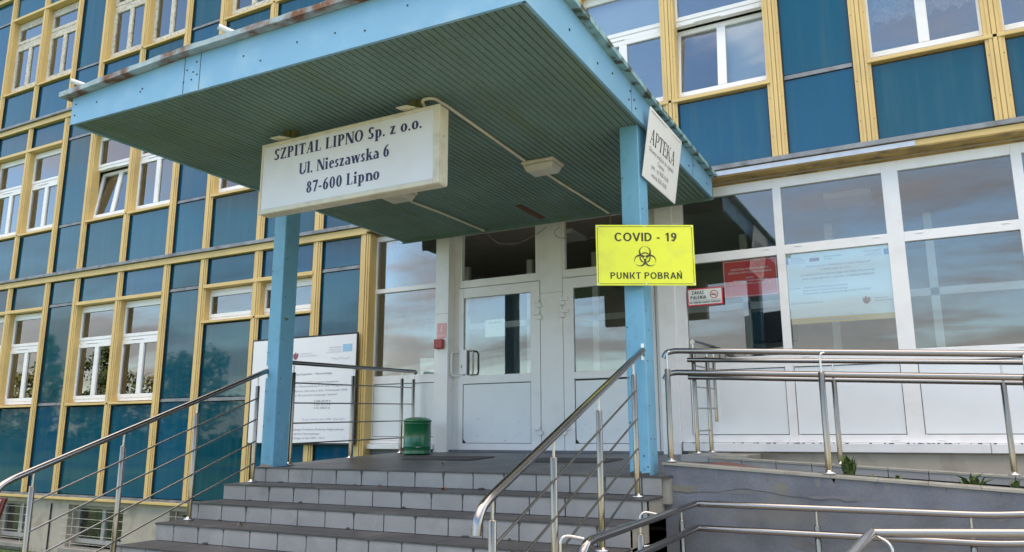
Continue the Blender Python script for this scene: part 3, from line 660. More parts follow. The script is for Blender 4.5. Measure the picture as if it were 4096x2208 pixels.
# vestibule inside
vi = MB()
for x in (-6.3, -5.2, -4.15, -3.1, -2.05, -1.0, .1, 1.15, 2.2): vi.box(x, x + .09, 10.2, 10.27, 1.43, 4.2)
for z in (1.43, 2.3, 3.2): vi.box(-6.5, 2.6, 10.2, 10.27, z, z + .09)
vi.build('inner_screen', 'upvc', bld)
MB().box(-6.8, 2.7, 8.63, 13, 1.40, 1.425).build('vestibule_floor', 'room', bld)
MB().box(-.9, -.4, 9.4, 9.9, 4.30, 4.36).build('indoor_lamp', 'blind', bld); MB().box(-4.6, -4.1, 9.4, 9.9, 4.30, 4.36).build('indoor_lamp', 'blind', bld)
MB().box(-1.75, -1.05, 11.0, 11.5, 1.43, 2.7).box(-2.2, -1.6, 11.2, 11.6, 2.9, 3.3).build('indoor_cabinet', 'dark', bld)

# ------------------------------------------------------------------ canopy
ZC = 4.157
cano = thing('entrance_canopy', (-4.0, 5.98, 1.305), 'flat light blue entrance canopy on two square columns with green boarded soffit', 'canopy')
CF = [(-6.115, 3.645), (-1.917, 3.759), (-1.914, 8.235), (-6.062, 8.235)]      # soffit corners: front left, front right, back right, back left
def lerp(a, b, t): return a + (b - a) * t
sof = MB(); NB = 75
for i in range(NB):
    t0, t1 = i / NB, (i + 1) / NB; g_ = .085 / NB
    dz = random.uniform(-.0012, .0012)
    xa, ya = lerp(CF[0][0], CF[1][0], t0 + g_), lerp(CF[0][1], CF[1][1], t0 + g_); xb, yb = lerp(CF[0][0], CF[1][0], t1 - g_), lerp(CF[0][1], CF[1][1], t1 - g_)
    xc, xd = lerp(CF[3][0], CF[2][0], t1 - g_), lerp(CF[3][0], CF[2][0], t0 + g_); yb_ = 8.235
    ys_ = [(0, 1)] if i % 3 else [(0, .5), (.5004, 1)]
    for s0, s1 in ys_:
        P0 = (lerp(xa, xd, s0), lerp(ya, yb_, s0)); P1 = (lerp(xb, xc, s0), lerp(yb, yb_, s0)); P2 = (lerp(xb, xc, s1), lerp(yb, yb_, s1)); P3 = (lerp(xa, xd, s1), lerp(ya, yb_, s1))
        sof.hexa([(*P0, ZC + dz), (*P1, ZC + dz), (*P2, ZC + dz), (*P3, ZC + dz), (*P0, ZC + .014), (*P1, ZC + .014), (*P2, ZC + .014), (*P3, ZC + .014)])
sof.build('soffit_boards', 'soffit', cano)
sb_ = MB(); sb_.hexa([(CF[i][0], CF[i][1], ZC + .0145) for i in range(4)] + [(CF[i][0], CF[i][1], ZC + .03) for i in range(4)]); sb_.build('soffit_backing', 'gasket', cano)
nail = MB()
for i in range(NB):
    for yy in (.045, .47, .93):
        if random.random() < .75:
            t = (i + .5) / NB; x = lerp(lerp(CF[0][0], CF[1][0], t), lerp(CF[3][0], CF[2][0], t), yy); y = lerp(lerp(CF[0][1], CF[1][1], t), 8.235, yy)
            nail.box(x - .004, x + .004, y - .004, y + .004, ZC - .003, ZC - .0013)
nail.build('soffit_nails', 'dark', cano)['kind'] = 'stuff'
# fascias: top line follows the sagging flashing
FT = [(0, 4.385), (.16, 4.42), (.32, 4.452), (.6, 4.462), (1, 4.475)]
def ft(t):
    for (a, za), (b, zb) in zip(FT[:-1], FT[1:]):
        if t <= b: return lerp(za, zb, (t - a) / (b - a))
    return FT[-1][1]
def front(t, off=0): return (lerp(CF[0][0], CF[1][0], t), lerp(CF[0][1], CF[1][1], t) - off)
seams = [0, .30, .345, .36, .74, .78, 1]
fm = MB()
tt = [0, .08, .16, .24, .32, .4, .5, .6, .7, .8, .9, 1]
for a, b in zip(tt[:-1], tt[1:]):
    p, q = front(a, .004), front(b, .004); pi, qi = front(a, -.02), front(b, -.02)
    fm.hexa([(*p, ZC - .006), (*q, ZC - .006), (*qi, ZC - .006), (*pi, ZC - .006), (*p, ft(a)), (*q, ft(b)), (*qi, ft(b)), (*pi, ft(a))])
fm.build('front_fascia', 'canopy', cano)
rt = lambda y: lerp(4.475, 4.372, (y - 3.759) / (8.235 - 3.759)) - .02 * math.sin((y - 3.76) / 4.476 * math.pi)
sm = MB(); rys = [3.759 + (8.235 - 3.759) * i / 10 for i in range(11)]
for a, b in zip(rys[:-1], rys[1:]):
    sm.hexa([(-1.935, a, ZC - .006), (-1.911, a, ZC - .006), (-1.911, b, ZC - .006), (-1.935, b, ZC - .006), (-1.935, a, rt(a)), (-1.911, a, rt(a)), (-1.911, b, rt(b)), (-1.935, b, rt(b))])
sm.build('side_fascia', 'canopy', cano)
lm = MB(); lm.hexa([(-6.121, 3.645, ZC - .006), (-6.098, 3.645, ZC - .006), (-6.045, 8.235, ZC - .006), (-6.068, 8.235, ZC - .006), (-6.121, 3.645, 4.385), (-6.098, 3.645, 4.385), (-6.045, 8.235, 4.37), (-6.068, 8.235, 4.37)])
lm.build('side_fascia', 'canopy', cano)
# seams and bolts on the fascias
bs = MB(); sl = MB()
for t in (.315, .355): 
    p = front(t, .006); sl.box(p[0] - .002, p[0] + .002, p[1], p[1] + .004, ZC, ft(t) - .002)
for t, z in ((.012, .3), (.012, .72), (.075, .55), (.20, .42), (.205, .5), (.315, .3), (.322, .62), (.335, .32), (.338, .52), (.345, .78), (.348, .42), (.46, .55), (.50, .3), (.58, .5), (.66, .45), (.72, .3), (.8, .6), (.9, .4)):
    p = front(t, .008); z_ = lerp(ZC, ft(t), z); bs.box(p[0] - .0055, p[0] + .0055, p[1], p[1] + .006, z_ - .0055, z_ + .0055)
for y in (5.63, 7.45): sl.box(-1.9105, -1.909, y - .002, y + .002, ZC, rt(y) - .01)
for y, z in ((4.4, .4), (4.9, .35), (5.2, .55), (5.56, .3), (5.6, .65), (5.69, .5), (5.72, .25), (6.9, .5), (7.3, .3), (7.5, .6), (8.0, .4)):
    z_ = lerp(ZC, rt(y), z); bs.box(-1.911, -1.905, y - .007, y + .007, z_ - .007, z_ + .007)
bs.build('fascia_bolts', 'dark', cano)['kind'] = 'stuff'; sl.build('fascia_seams', 'gasket', cano)['kind'] = 'stuff'
# roof sheet and overhanging flashing
rf = MB(); rf.hexa([(CF[0][0], CF[0][1], 4.30), (CF[1][0], CF[1][1], 4.36), (CF[2][0], CF[2][1], 4.34), (CF[3][0], CF[3][1], 4.33), (CF[0][0], CF[0][1], 4.40), (CF[1][0], CF[1][1], 4.49), (CF[2][0], CF[2][1], 4.385), (CF[3][0], CF[3][1], 4.385)])
rf.build('roof_sheet', 'moss', cano)
tr = MB(); N_ = 60; random.seed(11)
ov = .075
for i in range(N_):
    a, b = i / N_, (i + 1) / N_; e0, e1 = (-.085 if i == 0 else 0), 0
    p, q = front(a, ov), front(b, ov); pi, qi = front(a, -.05), front(b, -.05); p = (p[0] + e0, p[1]); pi = (pi[0] + e0, pi[1])
    j0, j1 = .003 * math.sin(i * 1.3), .003 * math.sin((i + 1) * 1.3)
    tr.hexa([(*p, ft(a) + .004 - abs(j0) * .6), (*q, ft(b) + .004 - abs(j1) * .6), (*qi, ft(b) + .004), (*pi, ft(a) + .004), (*p, ft(a) + .046 + j0), (*q, ft(b) + .046 + j1), (*qi, ft(b) + .055), (*pi, ft(a) + .055)])
tr.build('front_flashing', 'rust', cano)
t2 = MB(); ry2 = [3.68 + (8.225 - 3.68) * i / 50 for i in range(51)]
for i, (a, b) in enumerate(zip(ry2[:-1], ry2[1:])):
    j = random.uniform(-.001, .002)
    t2.hexa([(-1.96, a, rt(a) + .002), (-1.848, a, rt(a) - .004), (-1.848, b, rt(b) - .004), (-1.96, b, rt(b) + .002), (-1.96, a, rt(a) + .05), (-1.848, a, rt(a) + .036 + j), (-1.848, b, rt(b) + .036 + j), (-1.96, b, rt(b) + .05)])
t2.build('side_flashing', 'moss', cano)
MB().hexa([(-6.19, 3.60, 4.389), (-6.05, 3.60, 4.389), (-6.0, 8.225, 4.375), (-6.14, 8.225, 4.375), (-6.19, 3.60, 4.43), (-6.05, 3.60, 4.43), (-6.0, 8.225, 4.415), (-6.14, 8.225, 4.415)]).build('side_flashing', 'rust', cano)
for x in (-6.02, -4.355):
    t = (x - CF[0][0]) / 4.198; y = front(t, .05)[1]; z = ft(t) + .085
    MB().tube([(x + .10, y + .16, z - .02), (x, y - .05, z + .012)], .021, 12, cap=False).tube([(x + .10, y + .16, z - .02), (x, y - .05, z + .012)], .017, 12, cap=False).build('drain_spout', 'blind', cano)
for x0, x1 in ((-6.021, -5.854), (-2.118, -1.957)):
    c = MB().box(x0, x1, 5.89, 6.10, Zp(5.89) - .02, ZC + .002).build('column', 'column', cano, .006)
    b_ = MB()
    for z in (1.7, 2.05, 2.45, 2.9, 3.3, 3.7): b_.box(x0 + .012, x0 + .022, 5.886, 5.8895, z, z + .01); b_.box(x1 + .0005, x1 + .003, 5.93, 5.94, z + .13, z + .14)
    b_.build('column_bolts', 'dark', c)
    ch = MB(); rq = random.Random(int(x1 * 100) + 9)
    for q in range(16):
        zc_ = rq.choice([rq.uniform(1.32, 1.6), rq.uniform(1.4, 3.9)]); sz = rq.uniform(.003, .009); yc = rq.uniform(5.90, 6.08); xc = rq.uniform(x0 + .01, x1 - .01)
        pts = [(math.cos(2 * math.pi * k / 7) * sz * rq.uniform(.5, 1.2), math.sin(2 * math.pi * k / 7) * sz * rq.uniform(.5, 1.6)) for k in range(7)]
        if q % 2: ch.add([(xc + u, 5.8892, zc_ + v) for u, v in pts], [tuple(range(7))])
        else: ch.add([(x1 + .0008, yc + u, zc_ + v) for u, v in pts], [tuple(range(7))])
    ch.add([(x0, 5.8891, 1.305), (x1, 5.8891, 1.305), (x1, 5.8891, 1.33), (x0 + .1, 5.8891, 1.322), (x0 + .04, 5.8891, 1.345), (x0, 5.8891, 1.325)], [tuple(range(6))])
    ch.build('paint_chips', 'stain' if x0 > -4 else 'concrete', c)['kind'] = 'stuff'
    if x0 < -4: MB().add([(x1 + .001, 5.97 + .03 * math.cos(k) * (1 + .3 * math.sin(3 * k)), 2.80 + .016 * math.sin(k)) for k in [i_ * .6283 for i_ in range(10)]], [tuple(range(10))]).build('bare_spot', 'patch', c)
MB().box(-3.955, -3.875, 7.49, 8.09, ZC - .012, ZC - .002).build('soffit_patch', 'brown', cano)
MB().hexa([(-6.07, 8.235, ZC - .03), (-1.91, 8.235, ZC - .03), (-1.91, 8.265, ZC - .03), (-6.07, 8.265, ZC - .03), (-6.07, 8.235, 4.36), (-1.91, 8.235, 4.36), (-1.91, 8.265, 4.36), (-6.07, 8.265, 4.36)]).build('rear_trim', 'soffit', cano)

# lamps and conduits under the canopy
lamp_lab = ['yellowed bulkhead lamp on the soffit right of the hospital sign', 'bulkhead lamp half hidden behind the lower edge of the hospital sign']
for i, (x, y) in enumerate(((-3.06, 6.35), (-4.80, 6.42))):
    L = thing('ceiling_lamp', (x, y, ZC - .085), lamp_lab[i], 'lamp', 'bulkhead lamps under the canopy')
    MB().box(x - .17, x + .17, y - .13, y + .13, ZC - .035, ZC - .002).build('base', 'cream', L, .01)
    d = MB(); d.hexa([(x - .13, y - .10, ZC - .105), (x + .13, y - .10, ZC - .105), (x + .13, y + .10, ZC - .105), (x - .13, y + .10, ZC - .105), (x - .16, y - .125, ZC - .036), (x + .16, y - .125, ZC - .036), (x + .16, y + .125, ZC - .036), (x - .16, y + .125, ZC - .036)])
    d.build('diffuser', 'lamp', L, .016)
def conduit(pts, lab): tag(MB().tube(pts, .013, 8).build('cable_conduit', 'cream'), lab, 'conduit', 'cable conduits along the soffit')
zc = ZC - .016
conduit(fillet([(-3.26, 4.70, 4.08), (-3.23, 4.58, zc - .01), (-3.145, 4.62, zc), (-3.135, 4.8, zc), (-3.17, 6.2, zc)], .08), 'pale conduit curving from the sign hanger to the right bulkhead lamp')
conduit([(-3.15, 6.5, zc), (-3.14, 7.0, zc - .006), (-3.115, 7.6, zc - .012), (-3.12, 8.22, zc)], 'sagging pale conduit from the right bulkhead lamp to the wall')
conduit([(-4.83, 6.56, zc), (-4.86, 6.77, zc - .004), (-4.80, 7.3, zc - .012), (-4.793, 8.22, zc)], 'sagging pale conduit from the hidden left lamp to the wall')
cb = MB().tube(fillet([(-4.79, 8.25, ZC - .02), (-4.74, 8.42, 4.02), (-4.45, 8.47, 3.97), (-4.15, 8.48, 4.09), (-4.05, 8.5, 4.16)], .2, 6), .004, 6)
tag(cb.build('loose_cable', 'wire'), 'thin loose cable sagging over the left door transom', 'cable', 'loose cables over the doors')
cb = MB().tube(fillet([(-3.1, 8.25, ZC - .02), (-3.2, 8.44, 3.95), (-3.6, 8.46, 3.92), (-3.9, 8.46, 4.0), (-3.93, 8.46, 4.08), (-3.85, 8.46, 4.12)], .12, 6), .004, 6)
tag(cb.build('loose_cable', 'wire'), 'thin loose cable looping over the right door transom', 'cable', 'loose cables over the doors')

# ------------------------------------------------------------------ signs
sg = thing('hospital_sign', (-3.95, 4.6, 3.43), 'large white lightbox with navy SZPITAL LIPNO lettering hung under the canopy', 'sign')
X0, X1, Z0, Z1, Y0 = -4.845, -3.035, 3.425, 4.045, 4.55
MB().box(X0, X1, Y0 + .012, Y0 + .125, Z0, Z1).build('case', 'cream', sg, .012)
MB().frame(X0, X1, Z0, Z1, (.02, .055, .04, .03), Y0 - .006, Y0 + .011).build('rim', 'cream', sg, .004)
MB().box(X0 + .021, X1 - .056, Y0 + .002, Y0 + .010, Z0 + .041, Z1 - .031).build('face', 'sign_face', sg)
tx = MB(); P = lambda u, v, o=0: (u, Y0 + .001 - o, v)
serif_text(tx, 'SZPITAL LIPNO Sp. z o.o.', P, -4.705, 3.885, 1.510, .097, W=.205, H=.085, gap=.04)
serif_text(tx, 'Ul. Nieszawska 6', P, -4.417, 3.712, .922, .097, W=.205, H=.085, gap=.03)
serif_text(tx, '87-600 Lipno', P, -4.328, 3.542, .745, .097, W=.205, H=.085, gap=.04)
tx.build('lettering', 'navy', sg)
for x in (-4.63, -3.33):
    hb = MB().box(x - .03, x + .03, 4.60, 4.655, ZC - .075, ZC - .0015).box(x + .032, x + .075, 4.62, 4.68, ZC - .10, ZC - .0015).build('hanger_block', mat('mossy_wood', (.16, .15, .06), .9, var=.2) if x < -4 else bpy.data.materials['mossy_wood'], sg)
    MB().hexa([(x - .08, 4.50, 4.065), (x + .02, 4.50, 4.055), (x + .10, 4.66, 4.048), (x - .0, 4.66, 4.048), (x - .08, 4.50, 4.072), (x + .02, 4.50, 4.072), (x + .10, 4.66, 4.082), (x, 4.66, 4.082)]).build('hanger_plate', 'cream', sg)
MB().box(X1 + .0005, X1 + .002, Y0 + .05, Y0 + .058, 3.80, 3.81).build('rivet', 'dark', sg)

# pharmacy sign on the side fascia
sg = thing('pharmacy_sign', (-1.90, 6.35, 3.7), 'ivory APTEKA board fixed to the side of the canopy by the right column', 'sign')
ZT, ZB, XT, XB = 4.297, 3.705, -1.838, -1.93
def PA(u, v, o=0):   # u = y, v = z
    t = (v - ZB) / (ZT - ZB); return (lerp(XB, XT, t) + .0015 + o, u, v)
ya, yb = 5.905, 6.82
bd = MB(); bd.hexa([(XB - .008, ya, ZB), (XB, ya, ZB), (XB, yb, ZB), (XB - .008, yb, ZB), (XT - .008, ya, ZT), (XT, ya, ZT), (XT, yb, ZT), (XT - .008, yb, ZT)])
bd.build('board', 'apteka', sg)
tx = MB(); serif_text(tx, 'APTEKA', PA, 5.975, 4.015, .70, .125, W=.13, H=.045, SO=.07, gap=.03)
tx.build('lettering', 'black', sg)
tx = MB()
for body, u0, z, wd, cap in (('Główne wejście do szpitala', 5.975, 3.945, .69, .042), ('Czynne:', 6.225, 3.885, .19, .040), ('pon. - pt. 8.00-16.00', 6.085, 3.825, .47, .042), ('wtorek 8.00-18.00', 6.10, 3.757, .42, .042)):
    fit_text(tx, body, PA, u0, z, wd, cap)
tx.build('lettering', 'grey_text', sg)
MB().hexa([PA(5.94, 4.266), PA(6.36, 4.266), PA(6.36, 4.268), PA(5.94, 4.268), PA(5.94, 4.270), PA(6.36, 4.270), PA(6.36, 4.271), PA(5.94, 4.271)]).add([PA(6.36, 4.262), PA(6.365, 4.262), PA(6.78, 4.268), PA(6.78, 4.272)], [(0, 1, 2, 3)]).build('border_line', 'black', sg)

# COVID sign tied to the corner of the right column
A_, B_ = Vector((-2.260, 5.660)), Vector((-1.570, 6.042)); dv = (B_ - A_); Wd = dv.length; du = dv / Wd; nn = Vector((du.y, -du.x))
sg = thing('covid_sign', ((A_.x + B_.x) / 2, (A_.y + B_.y) / 2, 2.773), 'fluorescent yellow COVID - 19 board tied to the right column', 'sign')
def PC(u, v, o=0): q = A_ + du * u + nn * (.002 + o); return (q.x, q.y, 2.773 + v)
Hd = .497
bd = MB(); c4 = [A_ - nn * .004, B_ - nn * .004, B_, A_]
bd.hexa([(*A_, 2.773), (*B_, 2.773), (*(B_ - nn * .005), 2.773), (*(A_ - nn * .005), 2.773), (*A_, 2.773 + Hd), (*B_, 2.773 + Hd), (*(B_ - nn * .005), 2.773 + Hd), (*(A_ - nn * .005), 2.773 + Hd)])
bd.build('board', 'covid', sg)
MB().hexa([(*(A_ - nn * .0062), 2.775), (*(B_ - nn * .0062), 2.775), (*(B_ - nn * .0075), 2.775), (*(A_ - nn * .0075), 2.775), (*(A_ - nn * .0062), 3.268), (*(B_ - nn * .0062), 3.268), (*(B_ - nn * .0075), 3.268), (*(A_ - nn * .0075), 3.268)]).build('back_sheet', 'grey_text', sg)
ln = MB(); e = .012; t_ = .0035
for a, b, c, d in ((e, e, Wd - e, e + t_), (e, Hd - e - t_, Wd - e, Hd - e), (e, e + t_, e + t_, Hd - e - t_), (Wd - e - t_, e + t_, Wd - e, Hd - e - t_)):
    ln.add([PC(a, b), PC(c, b), PC(c, d), PC(a, d)], [(0, 1, 2, 3)])
ln.build('border_line', 'olive', sg)
tx = MB(); sans_text(tx, 'COVID - 19', PC, .186 * Wd, Hd * .728, .645 * Wd, .070, .175, .035); sans_text(tx, 'PUNKT POBRAŃ', PC, .134 * Wd, Hd * .108, .735 * Wd, .053, .17, .045)
tx.build('lettering', 'olive', sg)
bz = MB(); NG = 130; R_ = .097; cxu, czv = .495 * Wd, Hd * .455
def bio(x, y):     # trefoil hazard symbol, unit size
    r = math.hypot(x, y)
    if r < .105: return False
    ins = False; ring_cut = False
    for k in range(3):
        a = math.radians(90 + 120 * k); c, s = math.cos(a), math.sin(a)
        d1 = math.hypot(x - .46 * c, y - .46 * s); d2 = math.hypot(x - .55 * c, y - .55 * s)
        if d1 < .50 and d2 > .385 : ins = True
        if d2 < .385: ring_cut = ring_cut or d2 < .385
        # gaps at the tips
        if abs(-s * x + c * y) < .055 and (c * x + s * y) > .3: 
            if not (.38 < r < .48): ins = ins and False
        if abs(-s * x + c * y) < .02 and 0 < (c * x + s * y) < .3: return False
    if ring_cut and ins: ins = any(math.hypot(x - .46 * math.cos(math.radians(90 + 120 * k)), y - .46 * math.sin(math.radians(90 + 120 * k))) < .50 and math.hypot(x - .55 * math.cos(math.radians(90 + 120 * k)), y - .55 * math.sin(math.radians(90 + 120 * k))) > .385 for k in range(3)) and not ring_cut
    arcband = .36 < r < .46
    if arcband:
        for k in range(3):
            a = math.radians(90 + 120 * k); c, s = math.cos(a), math.sin(a)
            d2 = math.hypot(x - .55 * c, y - .55 * s)
            if d2 < .345: return True
    return ins
for i in range(NG):
    for j in range(NG):
        x, y = (i + .5) / NG * 2.2 - 1.1, (j + .5) / NG * 2.2 - 1.1
        if bio(x, y):
            h = 1.1 / NG; bz.add([PC(cxu + (x - h) * R_, czv + (y - h) * R_), PC(cxu + (x + h) * R_, czv + (y - h) * R_), PC(cxu + (x + h) * R_, czv + (y + h) * R_), PC(cxu + (x - h) * R_, czv + (y + h) * R_)], [(0, 1, 2, 3)])
bz.build('hazard_symbol', 'olive', sg)
sc_ = MB()
for u, v in ((.014, .014), (Wd / 2, .012), (Wd - .014, .014), (.014, Hd - .014), (Wd / 2, Hd - .012), (Wd - .014, Hd - .014)):
    sc_.add([PC(u - .005, v - .005, .002), PC(u + .005, v - .005, .002), PC(u + .005, v + .005, .002), PC(u - .005, v + .005, .002)], [(0, 1, 2, 3)])
sc_.build('eyelets', 'paper', sg)

# no smoking sign on the glass
sg = thing('no_smoking_sign', (-2.10, 8.44, 3.0), 'small red bordered ZAKAZ PALENIA sign stuck on the glazing', 'sign')
MB().box(-2.297, -1.905, 8.438, 8.444, 3.003, 3.197).build('board', 'redframe', sg)
MB().box(-2.283, -1.919, 8.4355, 8.4375, 3.017, 3.183).build('face', 'paper', sg)
PZ = lambda u, v, o=0: (u, 8.4345 - o, v)
tx = MB(); sans_text(tx, 'ZAKAZ', PZ, -2.245, 3.130, .135, .038, .2); sans_text(tx, 'PALENIA', PZ, -2.262, 3.076, .175, .038, .2); fit_text(tx, 'NA TERENIE CAŁEGO ZAKŁADU', PZ, -2.274, 3.030, .345, .021, bold=.03)
tx.box(-2.27, -1.93, 8.434, 8.4345, 3.060, 3.062); tx.box(-2.035, -1.975, 8.434, 8.4345, 3.112, 3.122); tx.build('lettering', 'black', sg)
ns = MB()
for k in range(24):
    a, b = 2 * math.pi * k / 24, 2 * math.pi * (k + 1) / 24; c = (-2.0, 3.118)
    ns.add([PZ(c[0] + r * math.cos(t), c[1] + r * math.sin(t), .001) for r, t in ((.046, a), (.046, b), (.038, b), (.038, a))], [(0, 1, 2, 3)])
ns.add([PZ(-2.033, 3.146, .0012), PZ(-2.028, 3.151, .0012), PZ(-1.967, 3.090, .0012), PZ(-1.972, 3.085, .0012)], [(0, 1, 2, 3)]); ns.build('prohibition_ring', 'redframe', sg)

# red patient rights sign behind the glass
sg = thing('patient_rights_sign', (-1.62, 8.5, 3.07), 'red board with white lettering hung inside the first right pane', 'sign')
MB().box(-1.905, -1.330, 8.500, 8.506, 3.068, 3.480).build('board', 'red', sg)
MB().frame(-1.897, -1.338, 3.076, 3.472, .007, 8.4985, 8.4995).build('border_line', 'paper', sg)
PR = lambda u, v, o=0: (u, 8.4985 - o, v)
tx = MB()
for body, z, wd, cap in (('RZECZNIK PRAW PACJENTA', 3.368, .40, .020), ('SZPITALA PSYCHIATRYCZNEGO', 3.330, .46, .020), ('BIURO', 3.272, .08, .017), ('RZECZNIKA PRAW PACJENTA', 3.240, .36, .017), ('00-171 WARSZAWA ul. Młynarska 46', 3.208, .43, .017)):
    fit_text(tx, body, PR, -1.617, z, wd, cap, 'CENTER', bold=.02)
tx.build('lettering', 'paper', sg)

def crest(mb, P, cx, cz, s):     # small heraldic half eagle: ragged wing and body
    pts = [(-.1, .5), (.1, .42), (.05, .2), (.3, .45), (.32, .3), (.48, .3), (.4, .15), (.5, .08), (.36, -.02), (.46, -.12), (.28, -.16), (.34, -.3), (.15, -.26), (.2, -.45), (0, -.36), (-.1, -.5), (-.18, -.3), (-.36, -.36), (-.3, -.15), (-.46, -.12), (-.36, .02), (-.5, .1), (-.34, .2), (-.42, .36), (-.2, .28)]
    mb.add([P(cx + x * s, cz + y * s) for x, y in pts] + [P(cx, cz)], [(i, (i + 1) % len(pts), len(pts)) for i in range(len(pts))])
def stars(mb, P, cx, cz, r, s):
    for k in range(12):
        a = 2 * math.pi * k / 12; mb.add([P(cx + r * math.cos(a) + dx, cz + r * math.sin(a) + dz, .0008) for dx, dz in ((-s, 0), (0, -s), (s, 0), (0, s))], [(0, 1, 2, 3)])
# EU project poster behind the second pane
sg = thing('project_poster', (-.74, 8.5, 2.74), 'pale blue project poster with ochre strip behind the middle pane', 'poster')
MB().box(-1.232, -.246, 8.496, 8.500, 2.795, 3.485).build('sheet', 'poster', sg); MB().box(-1.225, -.236, 8.496, 8.500, 2.735, 2.7945).build('strip', 'poster_band', sg)
PP = lambda u, v, o=0: (u, 8.4948 - o, v)
tx = MB()
for body, x, z, wd, cap, al in (('Fundusze', -1.180, 3.425, .10, .020, 'LEFT'), ('Europejskie', -1.180, 3.400, .13, .020, 'LEFT'), ('Program Regionalny', -1.180, 3.377, .14, .012, 'LEFT'), ('Rzeczpospolita', -.855, 3.418, .17, .020, 'LEFT'), ('Polska', -.855, 3.390, .07, .020, 'LEFT'),
    ('Unia Europejska', -.31, 3.432, .18, .020, 'RIGHT'), ('Europejski Fundusz', -.31, 3.410, .14, .012, 'RIGHT'), ('Rozwoju Regionalnego', -.31, 3.392, .16, .012, 'RIGHT'), ('Poprawa jakości świadczonych usług medycznych', -.73, 3.325, .62, .024, 'CENTER'), ('w Szpital Lipno sp. z o.o. -', -.75, 3.285, .31, .024, 'CENTER'),
    ('przebudowa Bloku Operacyjnego oraz Bloku Porodowego', -.74, 3.237, .71, .024, 'CENTER'), ('wraz z wyposażeniem w aparaty i urządzenia medyczne', -.74, 3.195, .69, .024, 'CENTER'), ('uł projektu:', -1.225, 3.105, .12, .018, 'LEFT'), ('„Inwestycje w infrastrukturę zdrowotną', -1.085, 3.105, .43, .022, 'LEFT'),
    ('Regionalnego Programu Operacyjnego', -1.085, 3.073, .43, .022, 'LEFT'), ('Województwa Kujawsko-Pomorskiego na lata 2014-2020"', -1.085, 3.040, .645, .022, 'LEFT'), ('neficjent: Szpital Lipno Sp.z o.o.', -1.225, 2.945, .33, .020, 'LEFT'), ('Województwo', -.42, 2.945, .13, .018, 'LEFT'), ('Kujawsko-Pomors', -.42, 2.918, .165, .018, 'LEFT'), ('www.mapadotacji.gov.pl', -.75, 2.757, .30, .020, 'CENTER')):
    fit_text(tx, body, PP, x, z, wd, cap, al, bold=.012)
tx.build('lettering', 'faint', sg)
q = MB().box(-1.0, -.905, 8.4945, 8.4955, 3.385, 3.42); crest(q, PP, -.49, 2.935, .085); q.build('emblem', 'maroon_print', sg)
q = MB().box(-.292, -.248, 8.4945, 8.4955, 3.385, 3.445).box(-1.231, -1.21, 8.4945, 8.4955, 3.375, 3.445); q.build('flag', 'eu', sg)

# project board in front of the blue panels
sg = thing('project_board', (-7.7, 8.22, 1.5), 'white project board in black frame mounted on the wall behind the left railing', 'board')
MB().box(-8.69, -6.745, 8.222, 8.240, 1.49, 2.978).build('frame', 'black', sg); MB().box(-8.665, -6.765, 8.214, 8.221, 1.512, 2.955).build('face', 'white_board', sg)
def px(x, y): return (-6.765 - (1065 - x) * .001898, 2.955 - (y - 82 + (1065 - x) * .078 * (1 - (y - 82) / 1100 * .95)) * .001335)
PB = lambda u, v, o=0: (u, 8.2125 - o, v)
tx = MB(); ft_ = MB()
for body, x0, x1, y, cap, m_ in (('wództwa Kujawsko – Pomorskiego', 440, 855, 440, .030, 1), ('niatrycznych SP ZOZ w Lipnie z budynków', 440, 920, 530, .028, 0), ('przy ul. Nieszawskiej 6 w celu osiągnięcia', 440, 1000, 570, .028, 0), ('enia Ministra Zdrowia z dnia 10 listopada 2006', 440, 1000, 620, .028, 0), ('ycznych dla potrzeb niniejszego Szpitala"', 440, 915, 665, .028, 0),
    ('5 588 245,44 zł', 700, 853, 740, .026, 1), ('3 037 207,19 zł', 700, 853, 778, .026, 1), ('2 551 038,25 zł', 697, 850, 812, .026, 1), ('Termin realizacji: lipiec 2008 - lipiec 2010', 590, 985, 925, .026, 0), ('Europejskiego Funduszu Rozwoju Regionalnego', 430, 985, 1028, .028, 0), ('nego Programu Operacyjnego', 430, 760, 1072, .028, 0), ('- Pomorskiego na lata 2007 - 2013', 430, 812, 1117, .028, 0)):
    a, z = px(x0, y); b, _ = px(x1, y); fit_text(tx if m_ == 1 or cap > .027 else ft_, body, PB, a, z, b - a, cap, bold=.012 if m_ else 0)
for body, x0, x1, y, cap in (('WOJEWÓDZTWO', 540, 660, 222, .018), ('KUJAWSKO-POMORSKIE', 540, 705, 248, .018), ('UNIA EUROPEJSKA', 820, 933, 195, .020), ('EUROPEJSKI FUNDUSZ', 815, 933, 218, .016), ('ROZWOJU REGIONALNEGO', 795, 933, 240, .016)):
    a, z = px(x0, y); b, _ = px(x1, y); fit_text(ft_, body, PB, a, z, b - a, cap)
tx.build('lettering', 'grey_text', sg)
a, z = px(840, 305); sq = [(a + i * .0085, 8.2122, z + .012 * math.sin(i * 1.1) + .008 * math.sin(i * .37)) for i in range(40)]
ft_.tube(sq, .002, 4); ft_.build('small_lettering', 'faint', sg)
q = MB(); a, z = px(500, 235); crest(q, PB, a, z, .115); q.build('emblem', 'maroon_print', sg)
a, z = px(987, 210); q = MB().box(a - .08, a + .08, 8.2118, 8.2135, z - .05, z + .05); q.build('flag', 'eu_pale', sg)
q = MB(); stars(q, PB, a, z, .032, .005); q.build('stars', 'covid', sg)

